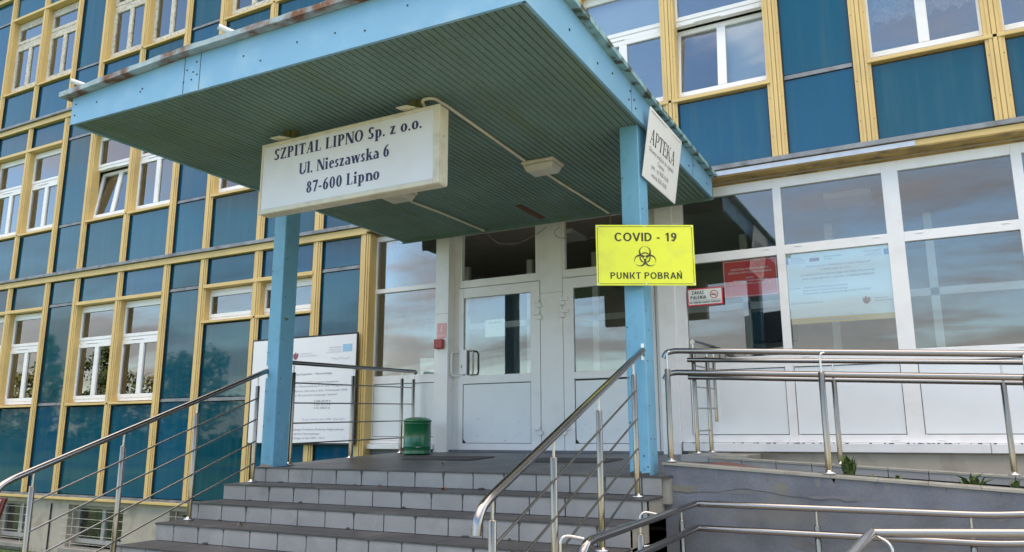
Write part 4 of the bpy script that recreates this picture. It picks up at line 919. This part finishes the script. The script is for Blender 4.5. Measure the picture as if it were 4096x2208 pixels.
# small notices round the doors
sg = thing('first_aid_sticker', (-5.52, 8.397, 2.84), 'faded pink sticker with a white bolt on the white post', 'sticker')
MB().box(-5.590, -5.447, 8.3955, 8.3975, 2.840, 3.035).build('sheet', 'pink', sg)
MB().add([(-5.515, 8.395, 3.01), (-5.505, 8.395, 3.01), (-5.525, 8.395, 2.945), (-5.505, 8.395, 2.95), (-5.53, 8.395, 2.885), (-5.518, 8.395, 2.935), (-5.54, 8.395, 2.932)], [(0, 1, 2), (0, 2, 6), (2, 3, 5), (3, 4, 5), (2, 5, 6)]).box(-5.58, -5.457, 8.3945, 8.3952, 2.868, 2.874).build('bolt_mark', 'paper', sg)
sg = thing('fire_alarm_button', (-5.545, 8.4, 2.70), 'dark red fire alarm button box on the white post', 'fire alarm')
MB().box(-5.612, -5.475, 8.345, 8.399, 2.700, 2.826).build('case', 'alarm', sg, .012); MB().box(-5.585, -5.505, 8.341, 8.3445, 2.735, 2.805).build('plate', 'cream', sg)
MB().lathe([(0, 0), (.014, 0)], (0, 0, 0), 12).build('button', 'dark', sg)
sg.children[-1].data.transform(Matrix.Translation(Vector((-5.545, 8.3395, 2.772)) - Vector(sg.location)) @ Matrix.Rotation(math.pi / 2, 4, 'X') @ Matrix.Translation(Vector(sg.location)))
sg = thing('door_notice', (-4.82, 8.55, 2.83), 'white paper notice taped inside the left door pane', 'notice')
MB().box(-4.965, -4.672, YD + .0125, YD + .0135, 2.835, 3.057).build('sheet', 'paper', sg)
PD = lambda u, v, o=0: (u, YD + .0121, v)
tx = MB(); fit_text(tx, '604-480-541', PD, -4.82, 3.005, .19, .024, 'CENTER', bold=.03)
tx.build('lettering', 'faint', sg)
sg = tag(MB().add([(-5.915, 8.50, 2.392), (-5.64, 8.50, 2.392), (-5.64, 8.49, 2.60), (-5.915, 8.49, 2.606)], [(0, 1, 2, 3)]).add([(-5.915, 8.51, 2.392), (-5.64, 8.51, 2.392), (-5.64, 8.60, 2.392), (-5.915, 8.60, 2.392)], [(0, 1, 2, 3)]).build('paper_sheet', 'paper'), 'pale paper sheet standing inside the left sidelight by the post', 'paper')

# ------------------------------------------------------------------ stairs
R0, T0, XA, XB_ = .145, .3625, -6.09, -1.865
stairs = thing('entrance_stairs', (-4.0, 4.3, 0), 'wide grey tiled entrance stairs with dark treads leading to the doors', 'stairs')
random.seed(5)
tile_off = [.14, .02, .22, .08, .25, .1, .05, .2, .12]
for i in range(9):
    y = 5.89 - T0 * i; z = 1.305 - R0 * i
    rs = MB(); jt = MB(); x = XA + .01 - tile_off[i]
    jt.box(XA + .006, XB_ - .006, y - .004, y + .05, z - R0, z - .016)
    while x < XB_:
        a, b = max(x + .005, XA), min(x + .295, XB_)
        if b - a > .02:
            d = random.uniform(-.0015, .0015)
            rs.box(a, b, y - .014 + d, y - .0045, z - R0 + .004, z - .014)
        x += .3
    sm_ = MB(); x = XA + .01 - tile_off[i] + .3
    while x < XB_ - .05:
        if random.random() < .75:
            h = random.uniform(.025, .085); w_ = random.uniform(.006, .017); q = [(-w_, 0), (w_, 0), (w_ * random.uniform(.3, .8), -h * .5), (.002, -h), (-.003, -h), (-w_ * random.uniform(.3, .8), -h * .45)]
            sm_.prism([(x + u, z - .0145 + v) for u, v in q], lambda u, v, k: (u, y - .0158 + .001 * k, v))
        if random.random() < .3:
            w_ = random.uniform(.01, .05); h = random.uniform(.006, .014); xo = x + random.uniform(-.15, .1); sm_.prism([(xo - w_, z - R0 + .004), (xo + w_, z - R0 + .004), (xo + w_ * .5, z - R0 + .004 + h), (xo - w_ * .6, z - R0 + .004 + h * .8)], lambda u, v, k: (u, y - .0158 + .001 * k, v))
        x += .3
    sm_.build('joint_stains', 'stain', stairs)['kind'] = 'stuff'
    jt.build('riser_bed', 'joint', stairs); rs.build('riser', 'riser', stairs)
    if i > 0:
        tr_ = MB(); x = XA - .1
        while x < XB_:
            a, b = max(x + .0015, XA - .008), min(x + .2985, XB_ + .008)
            if b - a > .02: tr_.box(a, b, y - .022, y + T0 - .015, z - .0135, z + random.uniform(-.0006, .0006))
            x += .3
        tr_.build('tread', 'tread', stairs)
# landing: slightly sloping tiled slab
ld = MB(); ny = 9; nx = 15
for i in range(nx):
    for j in range(ny):
        xa, xb = lerp(XA - .008, -1.80, i / nx) + .0015, lerp(XA - .008, -1.80, (i + 1) / nx) - .0015; y0, y1 = lerp(5.868, 8.60, j / ny) + .0015, lerp(5.868, 8.60, (j + 1) / ny) - .0015
        ld.hexa([(xa, y0, Zp(y0) - .0135), (xb, y0, Zp(y0) - .0135), (xb, y1, Zp(y1) - .0135), (xa, y1, Zp(y1) - .0135), (xa, y0, Zp(y0)), (xb, y0, Zp(y0)), (xb, y1, Zp(y1)), (xa, y1, Zp(y1))])
ld.build('landing_tiles', 'tread', stairs)
sl_ = MB().hexa([(XA, 5.90, 1.10), (-1.81, 5.90, 1.10), (-1.81, 8.44, 1.20), (XA, 8.44, 1.20), (XA, 5.90, Zp(5.9) - .0145), (-1.81, 5.90, Zp(5.9) - .0145), (-1.81, 8.44, Zp(8.44) - .0145), (XA, 8.44, Zp(8.44) - .0145)])
sl_.build('landing_slab', 'concrete', stairs)
# inclined flight (sawtooth flanks, open underneath)
poly = []
for i in range(9):
    y = 5.89 - T0 * i; z = 1.305 - R0 * i; poly += [(y + .0, z - .016), (y + .0, z - R0 - .014)]
und = []
for i in range(8, 0, -1):
    y = 5.89 - T0 * i + .035; z = max(1.305 - R0 * i - .155, -.03); und += [(y, z), (y + T0 - .002, z + .002)]
poly = [(5.958, 1.289)] + poly + und + [(5.958, 1.02)]
for a, b in ((XA + .006, XA + .35), (XB_ - .35, XB_ - .006)): MB().prism(poly, lambda u, v, k, a=a, b=b: (b if k else a, u, v)).build('flank', 'concrete', stairs)
mid_poly = [(y_, z_ - .0) for y_, z_ in poly]
MB().prism(mid_poly, lambda u, v, k: ((XB_ - .352) if k else (XA + .352), u + .001, v - .001)).build('flight_slab', 'concrete', stairs)
MB().box(XA, -3.0, 6.4, 8.2, -.3, 1.099).build('support_wall', 'rampwall', stairs)

# ------------------------------------------------------------------ ramp
ramp = thing('ramp_wall', (0, 5.96, 0), 'blue grey rendered ramp wall with tile coping right of the stairs', 'wall')
def wz(x): return 1.403 - .0605 * (x + 1.79)
def rz_(x): return wz(x) - .075
W0, W1 = -1.868, 3.2
MB().hexa([(W0, 5.96, 0), (W1, 5.96, 0), (W1, 6.12, 0), (W0, 6.12, 0), (W0, 5.96, wz(W0) - .022), (W1, 5.96, wz(W1) - .022), (W1, 6.12, wz(W1) - .022), (W0, 6.12, wz(W0) - .022)]).build('rendered_wall', 'rampwall', ramp)
cp = MB(); x = W0 - .01
while x < W1:
    b = min(x + .297, W1); cp.hexa([(x, 5.945, wz(x) - .020), (b, 5.945, wz(b) - .020), (b, 6.13, wz(b) - .020), (x, 6.13, wz(x) - .020), (x, 5.945, wz(x) - .004), (b, 5.945, wz(b) - .004), (b, 6.13, wz(b)), (x, 6.13, wz(x))]); x += .30
cp.build('coping', 'coping', ramp)
rp = random.Random(4)
def blob(x, z, w_, h, m_, y=5.9585, n=11):
    pts = [(x + w_ * math.cos(2 * math.pi * k / n) * rp.uniform(.65, 1.1), z + h * math.sin(2 * math.pi * k / n) * rp.uniform(.65, 1.1)) for k in range(n)]
    MB().prism(pts, lambda u, v, k: (u, y + .001 * k, v)).build('plaster_patch', m_, ramp)
blob(-1.01, 1.235, .055, .05, 'patch'); blob(-.02, 1.12, .06, .06, 'patch_grey'); blob(.30, 1.10, .05, .035, 'patch_grey'); blob(-1.72, 1.215, .14, .03, 'patch'); blob(-1.35, 1.20, .22, .022, 'patch_grey'); blob(-1.25, 1.0, .12, .09, 'patch_grey'); blob(-.45, .93, .2, .05, 'patch_grey'); blob(-.15, .80, .08, .05, 'patch'); blob(-.5, .78, .05, .06, 'patch_grey'); blob(-.9, .86, .09, .05, 'patch_grey'); blob(-.62, 1.18, .30, .016, 'patch_grey')
cr = MB(); x = -1.80; z = 1.185; pts = [(x, z)]
while x < -.55: x += rp.uniform(.03, .08); z += rp.uniform(-.013, .011); pts.append((x, z))
for (xa, za), (xb, zb) in zip(pts[:-1], pts[1:]): cr.add([(xa, 5.9572, za), (xb, 5.9572, zb), (xb, 5.9572, zb + rp.uniform(.002, .006)), (xa, 5.9572, za + .004)], [(0, 1, 2, 3)])
for xc in (-1.45, -.4, .02, .32): cr.add([(xc, 5.9572, wz(xc) - .025), (xc + .004, 5.9572, wz(xc) - .025), (xc + .002, 5.9572, wz(xc) - .07)], [(0, 1, 2)])
cr.build('cracks', 'stain', ramp)['kind'] = 'stuff'
for i_ in range(7):
    xx_ = rp.uniform(-1.7, .8); MB().prism([(xx_, wz(xx_) - .024), (xx_ + .05, wz(xx_) - .027), (xx_ + .035, wz(xx_) - rp.uniform(.05, .09)), (xx_ + .012, wz(xx_) - rp.uniform(.04, .12))], lambda u, v, k: (u, 5.9583 + .001 * k, v)).build('damp_streak', 'patch_grey', ramp)
rampf = MB(); rampf.hexa([(-1.80, 6.12, .3), (3.2, 6.12, .3), (3.2, 7.40, .3), (-1.80, 7.40, .3), (-1.80, 6.12, rz_(-1.80)), (3.2, 6.12, rz_(3.2)), (3.2, 7.40, rz_(3.2)), (-1.80, 7.40, rz_(-1.8))])
tag(rampf.build('ramp_floor', 'soil'), kind='structure')
tz0 = lambda x: rz_(x) + .06
MB().hexa([(-1.62, 6.135, rz_(-1.62) + .004), (-1.15, 6.135, rz_(-1.15) + .004), (-1.15, 6.9, rz_(-1.15) + .004), (-1.62, 6.9, rz_(-1.62) + .004), (-1.62, 6.135, rz_(-1.62) + .07), (-1.15, 6.135, rz_(-1.15) + .02), (-1.15, 6.9, rz_(-1.15) + .02), (-1.62, 6.9, rz_(-1.62) + .07)]).build('tiled_strip', 'terracotta', ramp)
def cz(x): return 1.41 - .0515 * (x + 1.89)
curb = thing('ramp_kerb', (0, 7.5, 1.3), 'low grey tiled kerb between the ramp and the white glazing', 'kerb')
MB().hexa([(-1.9, 7.405, .3), (3.2, 7.405, .3), (3.2, 7.62, .3), (-1.9, 7.62, .3), (-1.9, 7.405, cz(-1.9) - .017), (3.2, 7.405, cz(3.2) - .017), (3.2, 7.62, cz(3.2) - .017), (-1.9, 7.62, cz(-1.9) - .017)]).build('core', 'joint', curb)  # core coloured dark to paint the deep shadow under the face tiles
kf = MB(); kt = MB(); x = -1.885; kr = MB()
while x < 3.1:
    b = x + .294
    kf.hexa([(x, 7.392, cz(x) - .072), (b, 7.392, cz(b) - .072), (b, 7.404, cz(b) - .072), (x, 7.404, cz(x) - .072), (x, 7.392, cz(x) - .018), (b, 7.392, cz(b) - .018), (b, 7.404, cz(b) - .018), (x, 7.404, cz(x) - .018)])
    kt.hexa([(x, 7.385, cz(x) - .016), (b, 7.385, cz(b) - .016), (b, 7.64, cz(b) - .016), (x, 7.64, cz(x) - .016), (x, 7.385, cz(x)), (b, 7.385, cz(b)), (b, 7.64, cz(b)), (x, 7.64, cz(x))])
    x += .30
kf.build('face_tiles', 'riser', curb); kt.build('top_tiles', 'coping', curb)
MB().box(-2.15, -1.89, 7.40, 8.40, 1.28, 1.425).build('return_block', 'riser', curb, .003); MB().box(-2.16, -1.60, 7.63, 8.40, 1.3, 1.418).build('return_top', 'coping', curb, .003)
tag(MB().hexa([(-1.6, 7.62, .3), (3.2, 7.62, .3), (3.2, 8.41, .3), (-1.6, 8.41, .3), (-1.6, 7.62, cz(-1.6) - .05), (3.2, 7.62, cz(3.2) - .05), (3.2, 8.41, cz(3.2) - .05), (-1.6, 8.41, cz(-1.6) - .05)]).build('planting_strip', 'soil'), kind='structure')
tag(MB().box(-1.80, 3.2, 4.25, 5.955, -.05, .215).build('ramp_landing', 'paving'), kind='structure')

# ------------------------------------------------------------------ railings (polished steel)
def flange(o, x, y, z, r=.045): 
    MB().lathe([(0, .0), (r, 0), (r, .014), (r * .55, .018), (r * .5, .03), (0, .03)], (x, y, z), 20).build('base_flange', 'steel_dull', o)
def post(root, x, y, z0, z1, zr, r=.021, fl=True, pin=None):
    """tube z0..z1, thin pin up to zr (or along pin path)"""
    m = MB().lathe([(r, 0), (r, z1 - z0 - .006), (r - .004, z1 - z0), (0, z1 - z0)], (x, y, z0), 16)
    p = m.build('post', 'steel', root)
    MB().tube(pin or [(x, y, z1 - .01), (x, y, zr)], .0085, 10).build('pin', 'steel_dull', p)
    if fl: flange(p, x, y, z0)
    return p
def bars(root, pts_list, r=.0075):
    for pts in pts_list: MB().tube(pts, r, 10).build('bar', 'steel_rail', root)
def stair_rail(x, off, label, ytop, col_y, endx=0):
    root = thing('stair_railing', (x, 4.7, 0), label, 'railing', 'steel railings along the stairs')
    sl = R0 / T0; hz = lambda y: 2.219 + .3945 * (y - 5.776) + off
    ys = [ytop - .7217 * i for i in range(4)]
    HR = [(x, col_y, hz(col_y)), (x, 3.46, hz(3.46)), (x, 3.385, hz(3.385) - .012), (x, 3.35, hz(3.35) - .05), (x, 3.34, hz(3.34) - .115)]
    MB().tube(fillet(HR, .05), .0245, 16).build('handrail', 'steel_rail', root)
    MB().box(x - .012, x + .012, col_y, col_y + .006, hz(col_y) - .075, hz(col_y) + .055).build('wall_plate', 'steel_dull', root)
    for i, y in enumerate(ys):
        zb = 1.305 - R0 * (2 * i + 1)
        post(root, x, y, zb, hz(y) - .115, hz(y) - .015)
    for q in (.235, .445, .66, .875):
        bars(root, [[(x + .014, ys[0], hz(ys[0]) - q), (x + .014, ys[3], hz(ys[3]) - q)]])
    return root
stair_rail(-6.0, 0, 'polished steel stair railing on the left side of the stairs below the left column', 5.776, 5.888)
stair_rail(-1.98, .0, 'polished steel stair railing on the right side of the stairs with yellow reflection tinted into its posts', 5.66, 5.888)
# landing railing on the left
lr = thing('landing_railing', (-5.9, 7.2, 1.33), 'steel railing along the left landing edge in front of the project board', 'railing')
hz = lambda y: 2.362 + .0268 * (y - 6.11)
MB().tube(fillet([(-5.9, 6.11, hz(6.11)), (-5.9, 8.37, hz(8.37)), (-5.9, 8.385, hz(8.385) - .03)], .02), .0225, 14).build('handrail', 'steel_rail', lr)
for y in (6.17, 7.13, 8.085, 8.335): post(lr, -5.9, y, Zp(y), hz(y) - .10, hz(y) - .01)
bars(lr, [[(-5.9 + .014, 6.17, hz(6.17) - q), (-5.9 + .014, 8.335, hz(8.335) - q + d)] for q, d in ((.21, -.0), (.418, -.0), (.626, .0), (.834, .0))])
# short railing by the glazing on the right
rr = thing('short_railing', (-2.02, 7.95, 1.42), 'short steel railing of three posts standing against the white glazing', 'railing')
MB().tube([(-2.02, 7.52, 2.502), (-2.02, 8.40, 2.53)], .0225, 14).build('handrail', 'steel_rail', rr)
for y, z in ((7.53, 1.43), (8.06, 1.43)): post(rr, -2.02, y, z, 2.40, 2.49)
post(rr, -2.02, 8.34, 1.745, 2.42, 2.51, .017, False)
bars(rr, [[(-2.02, 7.53, z), (-2.02, 8.34, z + .02)] for z in (2.27, 2.065, 1.86)] + [[(-2.02, 7.53, 1.645), (-2.02, 8.06, 1.655)]])
# upper ramp railings
def ramp_rail(y, xs, x0, x1, top, low, base, label, curl):
    root = thing('ramp_railing', (0, y, 1.2), label, 'railing', 'double steel rails along the ramp')
    for f, nm in ((top, 'handrail'), (low, 'lower_rail')):
        pts = [(x1, y, f(x1)), (x0, y, f(x0))]
        if curl: pts = [(x1, y, f(x1)), (x0 + .03, y, f(x0)), (x0 - .035, y - .01, f(x0) - .012), (x0 - .055, y - .02, f(x0) - .055)]; pts = fillet(pts, .04)
        MB().tube(pts, .0225, 16).build(nm, 'steel_rail', root)
    for x in xs:
        zt = top(x) - .145
        post(root, x, y - (.035 if curl else 0), base(x), zt, top(x) - .01, .022, True, pin=fillet([(x, y - (.035 if curl else 0), zt - .01), (x, y - (.035 if curl else 0), top(x) - .01), (x + .05, y, top(x) - .004)], .05))
    return root
ramp_rail(6.05, (-1.825, -.69, .545, 1.75), -1.80, 3.1, lambda x: 2.265 - .0605 * (x + 1.8), lambda x: 2.095 - .053 * (x + 1.81), lambda x: wz(x), 'double steel ramp railing on top of the blue grey wall', True)
ramp_rail(7.50, (-.76, .518, 1.75), -2.07, 3.1, lambda x: 2.325 - .0535 * (x + 2.07), lambda x: 2.157 - .052 * (x + 2.07), lambda x: cz(x), 'double steel ramp railing on the tiled kerb near the glazing', False)
# lower ramp railings
root = thing('ramp_railing', (-.5, 5.78, .2), 'double steel railing of the lower ramp in front of the blue grey wall', 'railing', 'double steel rails along the ramp')
XLg, YL = -1.58, 5.78
for z, nm in ((1.123, 'handrail'), (.955, 'lower_rail')):
    MB().tube(fillet([(3.1, YL, z + .08 * 2.85), (.25, YL, z), (XLg, YL, z)], .12, 6), .0225, 16).build(nm, 'steel_rail', root)
    MB().tube(fillet([(XLg, YL, z), (XLg, 3.80, z - .027), (XLg - .004, 3.735, z - .04), (XLg - .008, 3.70, z - .085), (XLg - .01, 3.69, z - .15)], .05), .0225, 16).build(nm, 'steel_rail', root)
for x in (-.772, .137, 1.4):
    h = 1.123 + max(0, x - .25) * .08; post(root, x, YL + .035, .215, h - .115, h, .02, True)
post(root, -1.70, YL + .02, .215, 1.005, 1.06, .02); 
for z in (.94,): MB().tube([(-1.70, YL + .02, z), (-1.60, YL - .03, z - .02)], .008, 8).build('bracket', 'steel_dull', root)
for y, hd in ((3.64, 1.10), (4.83, 1.112)):
    xx = -1.68; post(root, xx, y, .0 if y < 4.25 else .215, hd - .10, hd, .021, True, pin=fillet([(xx, y, hd - .11), (xx, y, hd + .035), (XLg + .0, y + .06, hd + .012)], .06))
    MB().tube([(xx, y, .955 - .02), (XLg, y + .02, .945)], .008, 8).build('bracket', 'steel_dull', root)
root = thing('ramp_railing', (.5, 4.45, .2), 'nearest steel railing corner at the bottom right of the ramp', 'railing', 'double steel rails along the ramp')
for z, nm in ((1.128, 'handrail'), (.965, 'lower_rail')):
    MB().tube([(-.335, 4.45, z), (3.1, 4.45, z + .05 * 3.43)], .0235, 16).build(nm, 'steel_rail', root)
    MB().tube([(-.335, 4.45, z), (-.335, 3.0, z + .035)], .0235, 16).build(nm, 'steel_rail', root)
post(root, -.245, 4.40, .215, .98, 1.0, .021, True, pin=fillet([(-.245, 4.40, .97), (-.245, 4.40, 1.085), (-.32, 4.44, 1.118)], .06))
post(root, 1.2, 4.40, .215, 1.09, 1.18, .021)

# ------------------------------------------------------------------ bin, mats, leaves, weeds, odds
bx, by = -5.555, 7.95
bz_ = Zp(by)
bn = thing('pedal_bin', (bx, by, bz_), 'green enamelled pedal bin standing on the landing by the glazing', 'bin')
MB().lathe([(0, .004), (.165, .004), (.170, .012), (.166, .022), (.164, .09), (.168, .094), (.164, .098), (.164, .36), (.170, .366), (.164, .372), (.164, .395), (0, .395)], (bx, by, bz_), 40).build('body', 'bin', bn)
MB().lathe([(.172, .388), (.174, .396), (.172, .404), (.165, .408), (.14, .425), (.09, .440), (0, .446)], (bx, by, bz_), 40).build('lid', 'bin', bn)
pd = MB().box(-.05, .045, -.185, -.165, .052, .082); pd.v = [(bx - .09 + x * .9, by + y * .82 + .01, bz_ + z) for x, y, z in pd.v]; pd.build('pedal_slot', 'dark', bn)
MB().tube([(bx + .085, by - .145, bz_ + .085), (bx + .125, by - .165, bz_ + .085), (bx + .14, by - .13, bz_ + .085)], .008, 8).build('handle', 'alu', bn)
for (x, y, l) in ((-4.72, 7.35, 'charcoal doormat lying before the left door'), (-3.22, 7.30, 'charcoal doormat lying before the right door')):
    m = MB(); a, b, c, d = x - .44, x + .44, y - .26, y + .26
    m.hexa([(a, c, Zp(c) + .003), (b, c, Zp(c) + .003), (b, d, Zp(d) + .003), (a, d, Zp(d) + .003), (a + .01, c + .01, Zp(c) + .012), (b - .01, c + .01, Zp(c) + .012), (b - .01, d - .01, Zp(d) + .012), (a + .01, d - .01, Zp(d) + .012)])
    tag(m.build('doormat', 'mat'), l, 'doormat', 'doormats before the doors')
def leaf(x, y, z, a, lab):
    m = MB(); pts = []
    for i in range(9):
        t = i / 8; pts.append((t * .06, .018 * math.sin(math.pi * t) * (1 + .4 * math.sin(9 * t)), .012 * math.sin(t * 5)))
    vs = pts + [(u, -v, w_ + .006 * math.sin(u * 70)) for u, v, w_ in pts]; ca, sa = math.cos(a), math.sin(a)
    m.add([(x + u * ca - v * sa, y + u * sa + v * ca, z + .004 + w_ + .004) for u, v, w_ in vs], [(i, i + 1, i + 10, i + 9) for i in range(8)])
    tag(m.build('fallen_leaf', 'leaf_dry'), lab, 'leaf', 'dry leaves on the stairs')
tz = lambda i: 1.305 - R0 * i
leaf(-3.09, 4.62, tz(4), .4, 'dry leaf lying right of another on the lowest visible tread'); leaf(-3.19, 4.60, tz(4), 2.1, 'dry leaf lying left of another on the lowest visible tread')
leaf(-5.25, 4.92, tz(3), 1.2, 'brown leaf on the third tread near the left railing'); leaf(-3.70, 5.72, tz(1), 2.6, 'dry leaf on the top tread below the landing middle'); leaf(-4.42, 5.74, tz(1), .2, 'dry leaf on the top tread left of the middle')
leaf(-4.27, 6.5, Zp(6.5), 1.0, 'pale dry leaf on the landing before the left doormat')
def weed(x, y, z, h, n, spread, lab):
    m = MB()
    for i in range(n):
        a = random.uniform(0, 6.28); l = random.uniform(.5, 1) * h; s_ = random.uniform(.2, 1) * spread; w_ = random.uniform(.006, .014) * (1 + h * 3)
        p0 = Vector((x + random.uniform(-.02, .02), y + random.uniform(-.02, .02), z)); d = Vector((math.cos(a) * s_, math.sin(a) * s_, 0)); sd_ = Vector((-math.sin(a), math.cos(a), 0)) * w_
        p1 = p0 + d * .45 + Vector((0, 0, l * .75)); p2 = p0 + d + Vector((0, 0, l * random.uniform(.7, 1.05)))
        m.add([p0 - sd_ * .3, p0 + sd_ * .3, p1 + sd_, p1 - sd_, p2], [(0, 1, 2, 3), (3, 2, 4)])
    tag(m.build('weed', 'weed'), lab, 'weed', 'weeds growing along the ramp wall')
weed(-.585, 6.28, rz_(-.58) + .0, .24, 60, .10, 'tallest bushy weed right of the ramp post')
weed(-.44, 6.22, rz_(-.44), .11, 16, .09, 'small pale weed beside the bushy weed on the ramp'); weed(-.27, 6.25, rz_(-.27), .12, 10, .10, 'thin wispy weed at the middle of the ramp wall')
weed(.18, 6.25, rz_(.18), .16, 24, .20, 'broad spreading weed with long leaves at the right of the ramp wall'); weed(.43, 6.22, rz_(.43), .15, 18, .08, 'grassy weed tuft near the right edge of the picture')
nb = thing('notice_stand', (-10.6, 6.0, -.2), 'maroon framed notice board leaning at the far left behind the railing', 'notice board')
def tl(u, v, k): 
    x, z = -10.62 + u * math.cos(.35) + v * math.sin(.35), .84 - u * .02 - v * math.cos(.35) ; return (x - v * .75, 6.0 + .03 * k, z)
MB().prism([(-.6, 0), (.12, 0), (.12, .36), (-.6, .36)], tl).build('frame', 'maroon', nb); MB().prism([(-.55, .02), (.05, .02), (.05, .33), (-.55, .33)], lambda u, v, k: (lambda p: (p[0], p[1] - .012 - .0 * k, p[2]))(tl(u, v, 0 if not k else .3))).build('face', 'pale_pink', nb)
MB().tube([(-10.72, 6.02, -.3), (-10.68, 6.02, .55)], .02, 8).build('leg', 'maroon', nb)

# ------------------------------------------------------------------ what the glass mirrors: fence, road and trees behind the photographer
fe = thing('street_fence', (-10, -8.2, 0), 'dark bar fence along the road behind the photographer', 'fence')
pb = MB(); x = -46.0
while x < 12:
    pb.box(x, x + .035, -8.2, -8.165, .08, 1.55 + .05 * math.sin(x * 1.1)); x += .155
pb.build('bars', 'fence', fe); MB().box(-46, 12, -8.22, -8.15, .25, .30).box(-46, 12, -8.22, -8.15, 1.25, 1.30).build('rail', 'fence', fe)
def tree(x, y, h, r, m_, lab, cone=False, seed=0):
    rnd = random.Random(seed); t = thing('tree', (x, y, 0), lab, 'tree', 'trees across the road')
    tk = MB().tube([(x, y, -.1), (x + .1, y, h * .3), (x - .05, y + .1, h * .6), (x, y, h * .9)], [.16 * h / 8, .13 * h / 8, .08 * h / 8, .03], 8)
    for i in range(7):
        a = rnd.uniform(0, 6.28); z = h * rnd.uniform(.3, .7); l = r * rnd.uniform(.4, .8); tk.tube([(x, y, z), (x + math.cos(a) * l, y + math.sin(a) * l, z + l * .5)], [.05, .015], 6)
    tk.build('trunk', 'trunk', t)
    c = MB(); cl = []
    for i in range(26):
        a = rnd.uniform(0, 6.28); z = rnd.uniform(.18, 1) if cone else rnd.uniform(.3, .95)
        rr_ = r * ((1.1 - z) if cone else math.sqrt(max(.05, 1 - ((z - .6) / .42) ** 2))) * rnd.uniform(.3, 1)
        cl.append((x + math.cos(a) * rr_, y + math.sin(a) * rr_, z * h, r * rnd.uniform(.18, .42)))
    for cx_, cy_, cz_, cr in cl:
        for i in range(95):
            v = Vector((rnd.gauss(0, 1), rnd.gauss(0, 1), rnd.gauss(0, .8))).normalized() * cr * rnd.uniform(.5, 1.05); p = Vector((cx_, cy_, cz_)) + v
            u = Vector((rnd.gauss(0, 1), rnd.gauss(0, 1), rnd.gauss(0, 1))).normalized() * rnd.uniform(.10, .24); q = u.cross(v).normalized() * rnd.uniform(.07, .16)
            c.add([p - u, p + q, p + u, p - q], [(0, 1, 2, 3)])
    c.build('crown', m_, t)
    return t
specs = [(-92, -31, 10, 4.5, 'leaf_a', 'broad green tree at the far left across the road'), (-84, -25, 7.5, 3.4, 'leaf_b', 'yellowing broad tree second from the left across the road'), (-77, -30, 11, 2.8, 'leaf_a', 'tall conical fir across the road'), (-72, -24, 7, 3.6, 'leaf_b', 'low spreading yellow tree across the road'),
         (-66, -28, 8.5, 3.8, 'leaf_a', 'tall green tree across the road'), (-60, -24, 9, 2.4, 'leaf_a', 'slim dark fir across the road'), (-55, -27, 7.2, 3.6, 'leaf_b', 'round yellow tree across the road'), (-49, -24, 8, 3.2, 'leaf_a', 'green tree beside the round yellow tree across the road'),
         (-43, -29, 6.5, 3.2, 'leaf_a', 'small green tree behind the photographer'), (-36, -25, 5.2, 3.0, 'leaf_a', 'lowest green tree across the road')]
for i, (x, y, h, r, m_, lab) in enumerate(specs): tree(x, y, h, r, m_, lab, 'fir' in lab, 40 + i)
hd_ = MB(); rnd = random.Random(9)
for i in range(5200):
    x = rnd.uniform(-100, 30); y = -34 + rnd.uniform(-1, 1); z = rnd.uniform(0, 2.4 + .7 * math.sin(x * .35) + .5 * math.sin(x * .9 + 1)); p = Vector((x, y, max(z, .1)))
    u = Vector((rnd.gauss(0, 1), rnd.gauss(0, 1), rnd.gauss(0, 1))).normalized() * .42; q = Vector((rnd.gauss(0, 1), rnd.gauss(0, 1), rnd.gauss(0, 1))).normalized() * .36
    hd_.add([p - u, p + q, p + u, p - q], [(0, 1, 2, 3)])
tag(hd_.build('far_hedge', 'leaf_a'), kind='stuff')
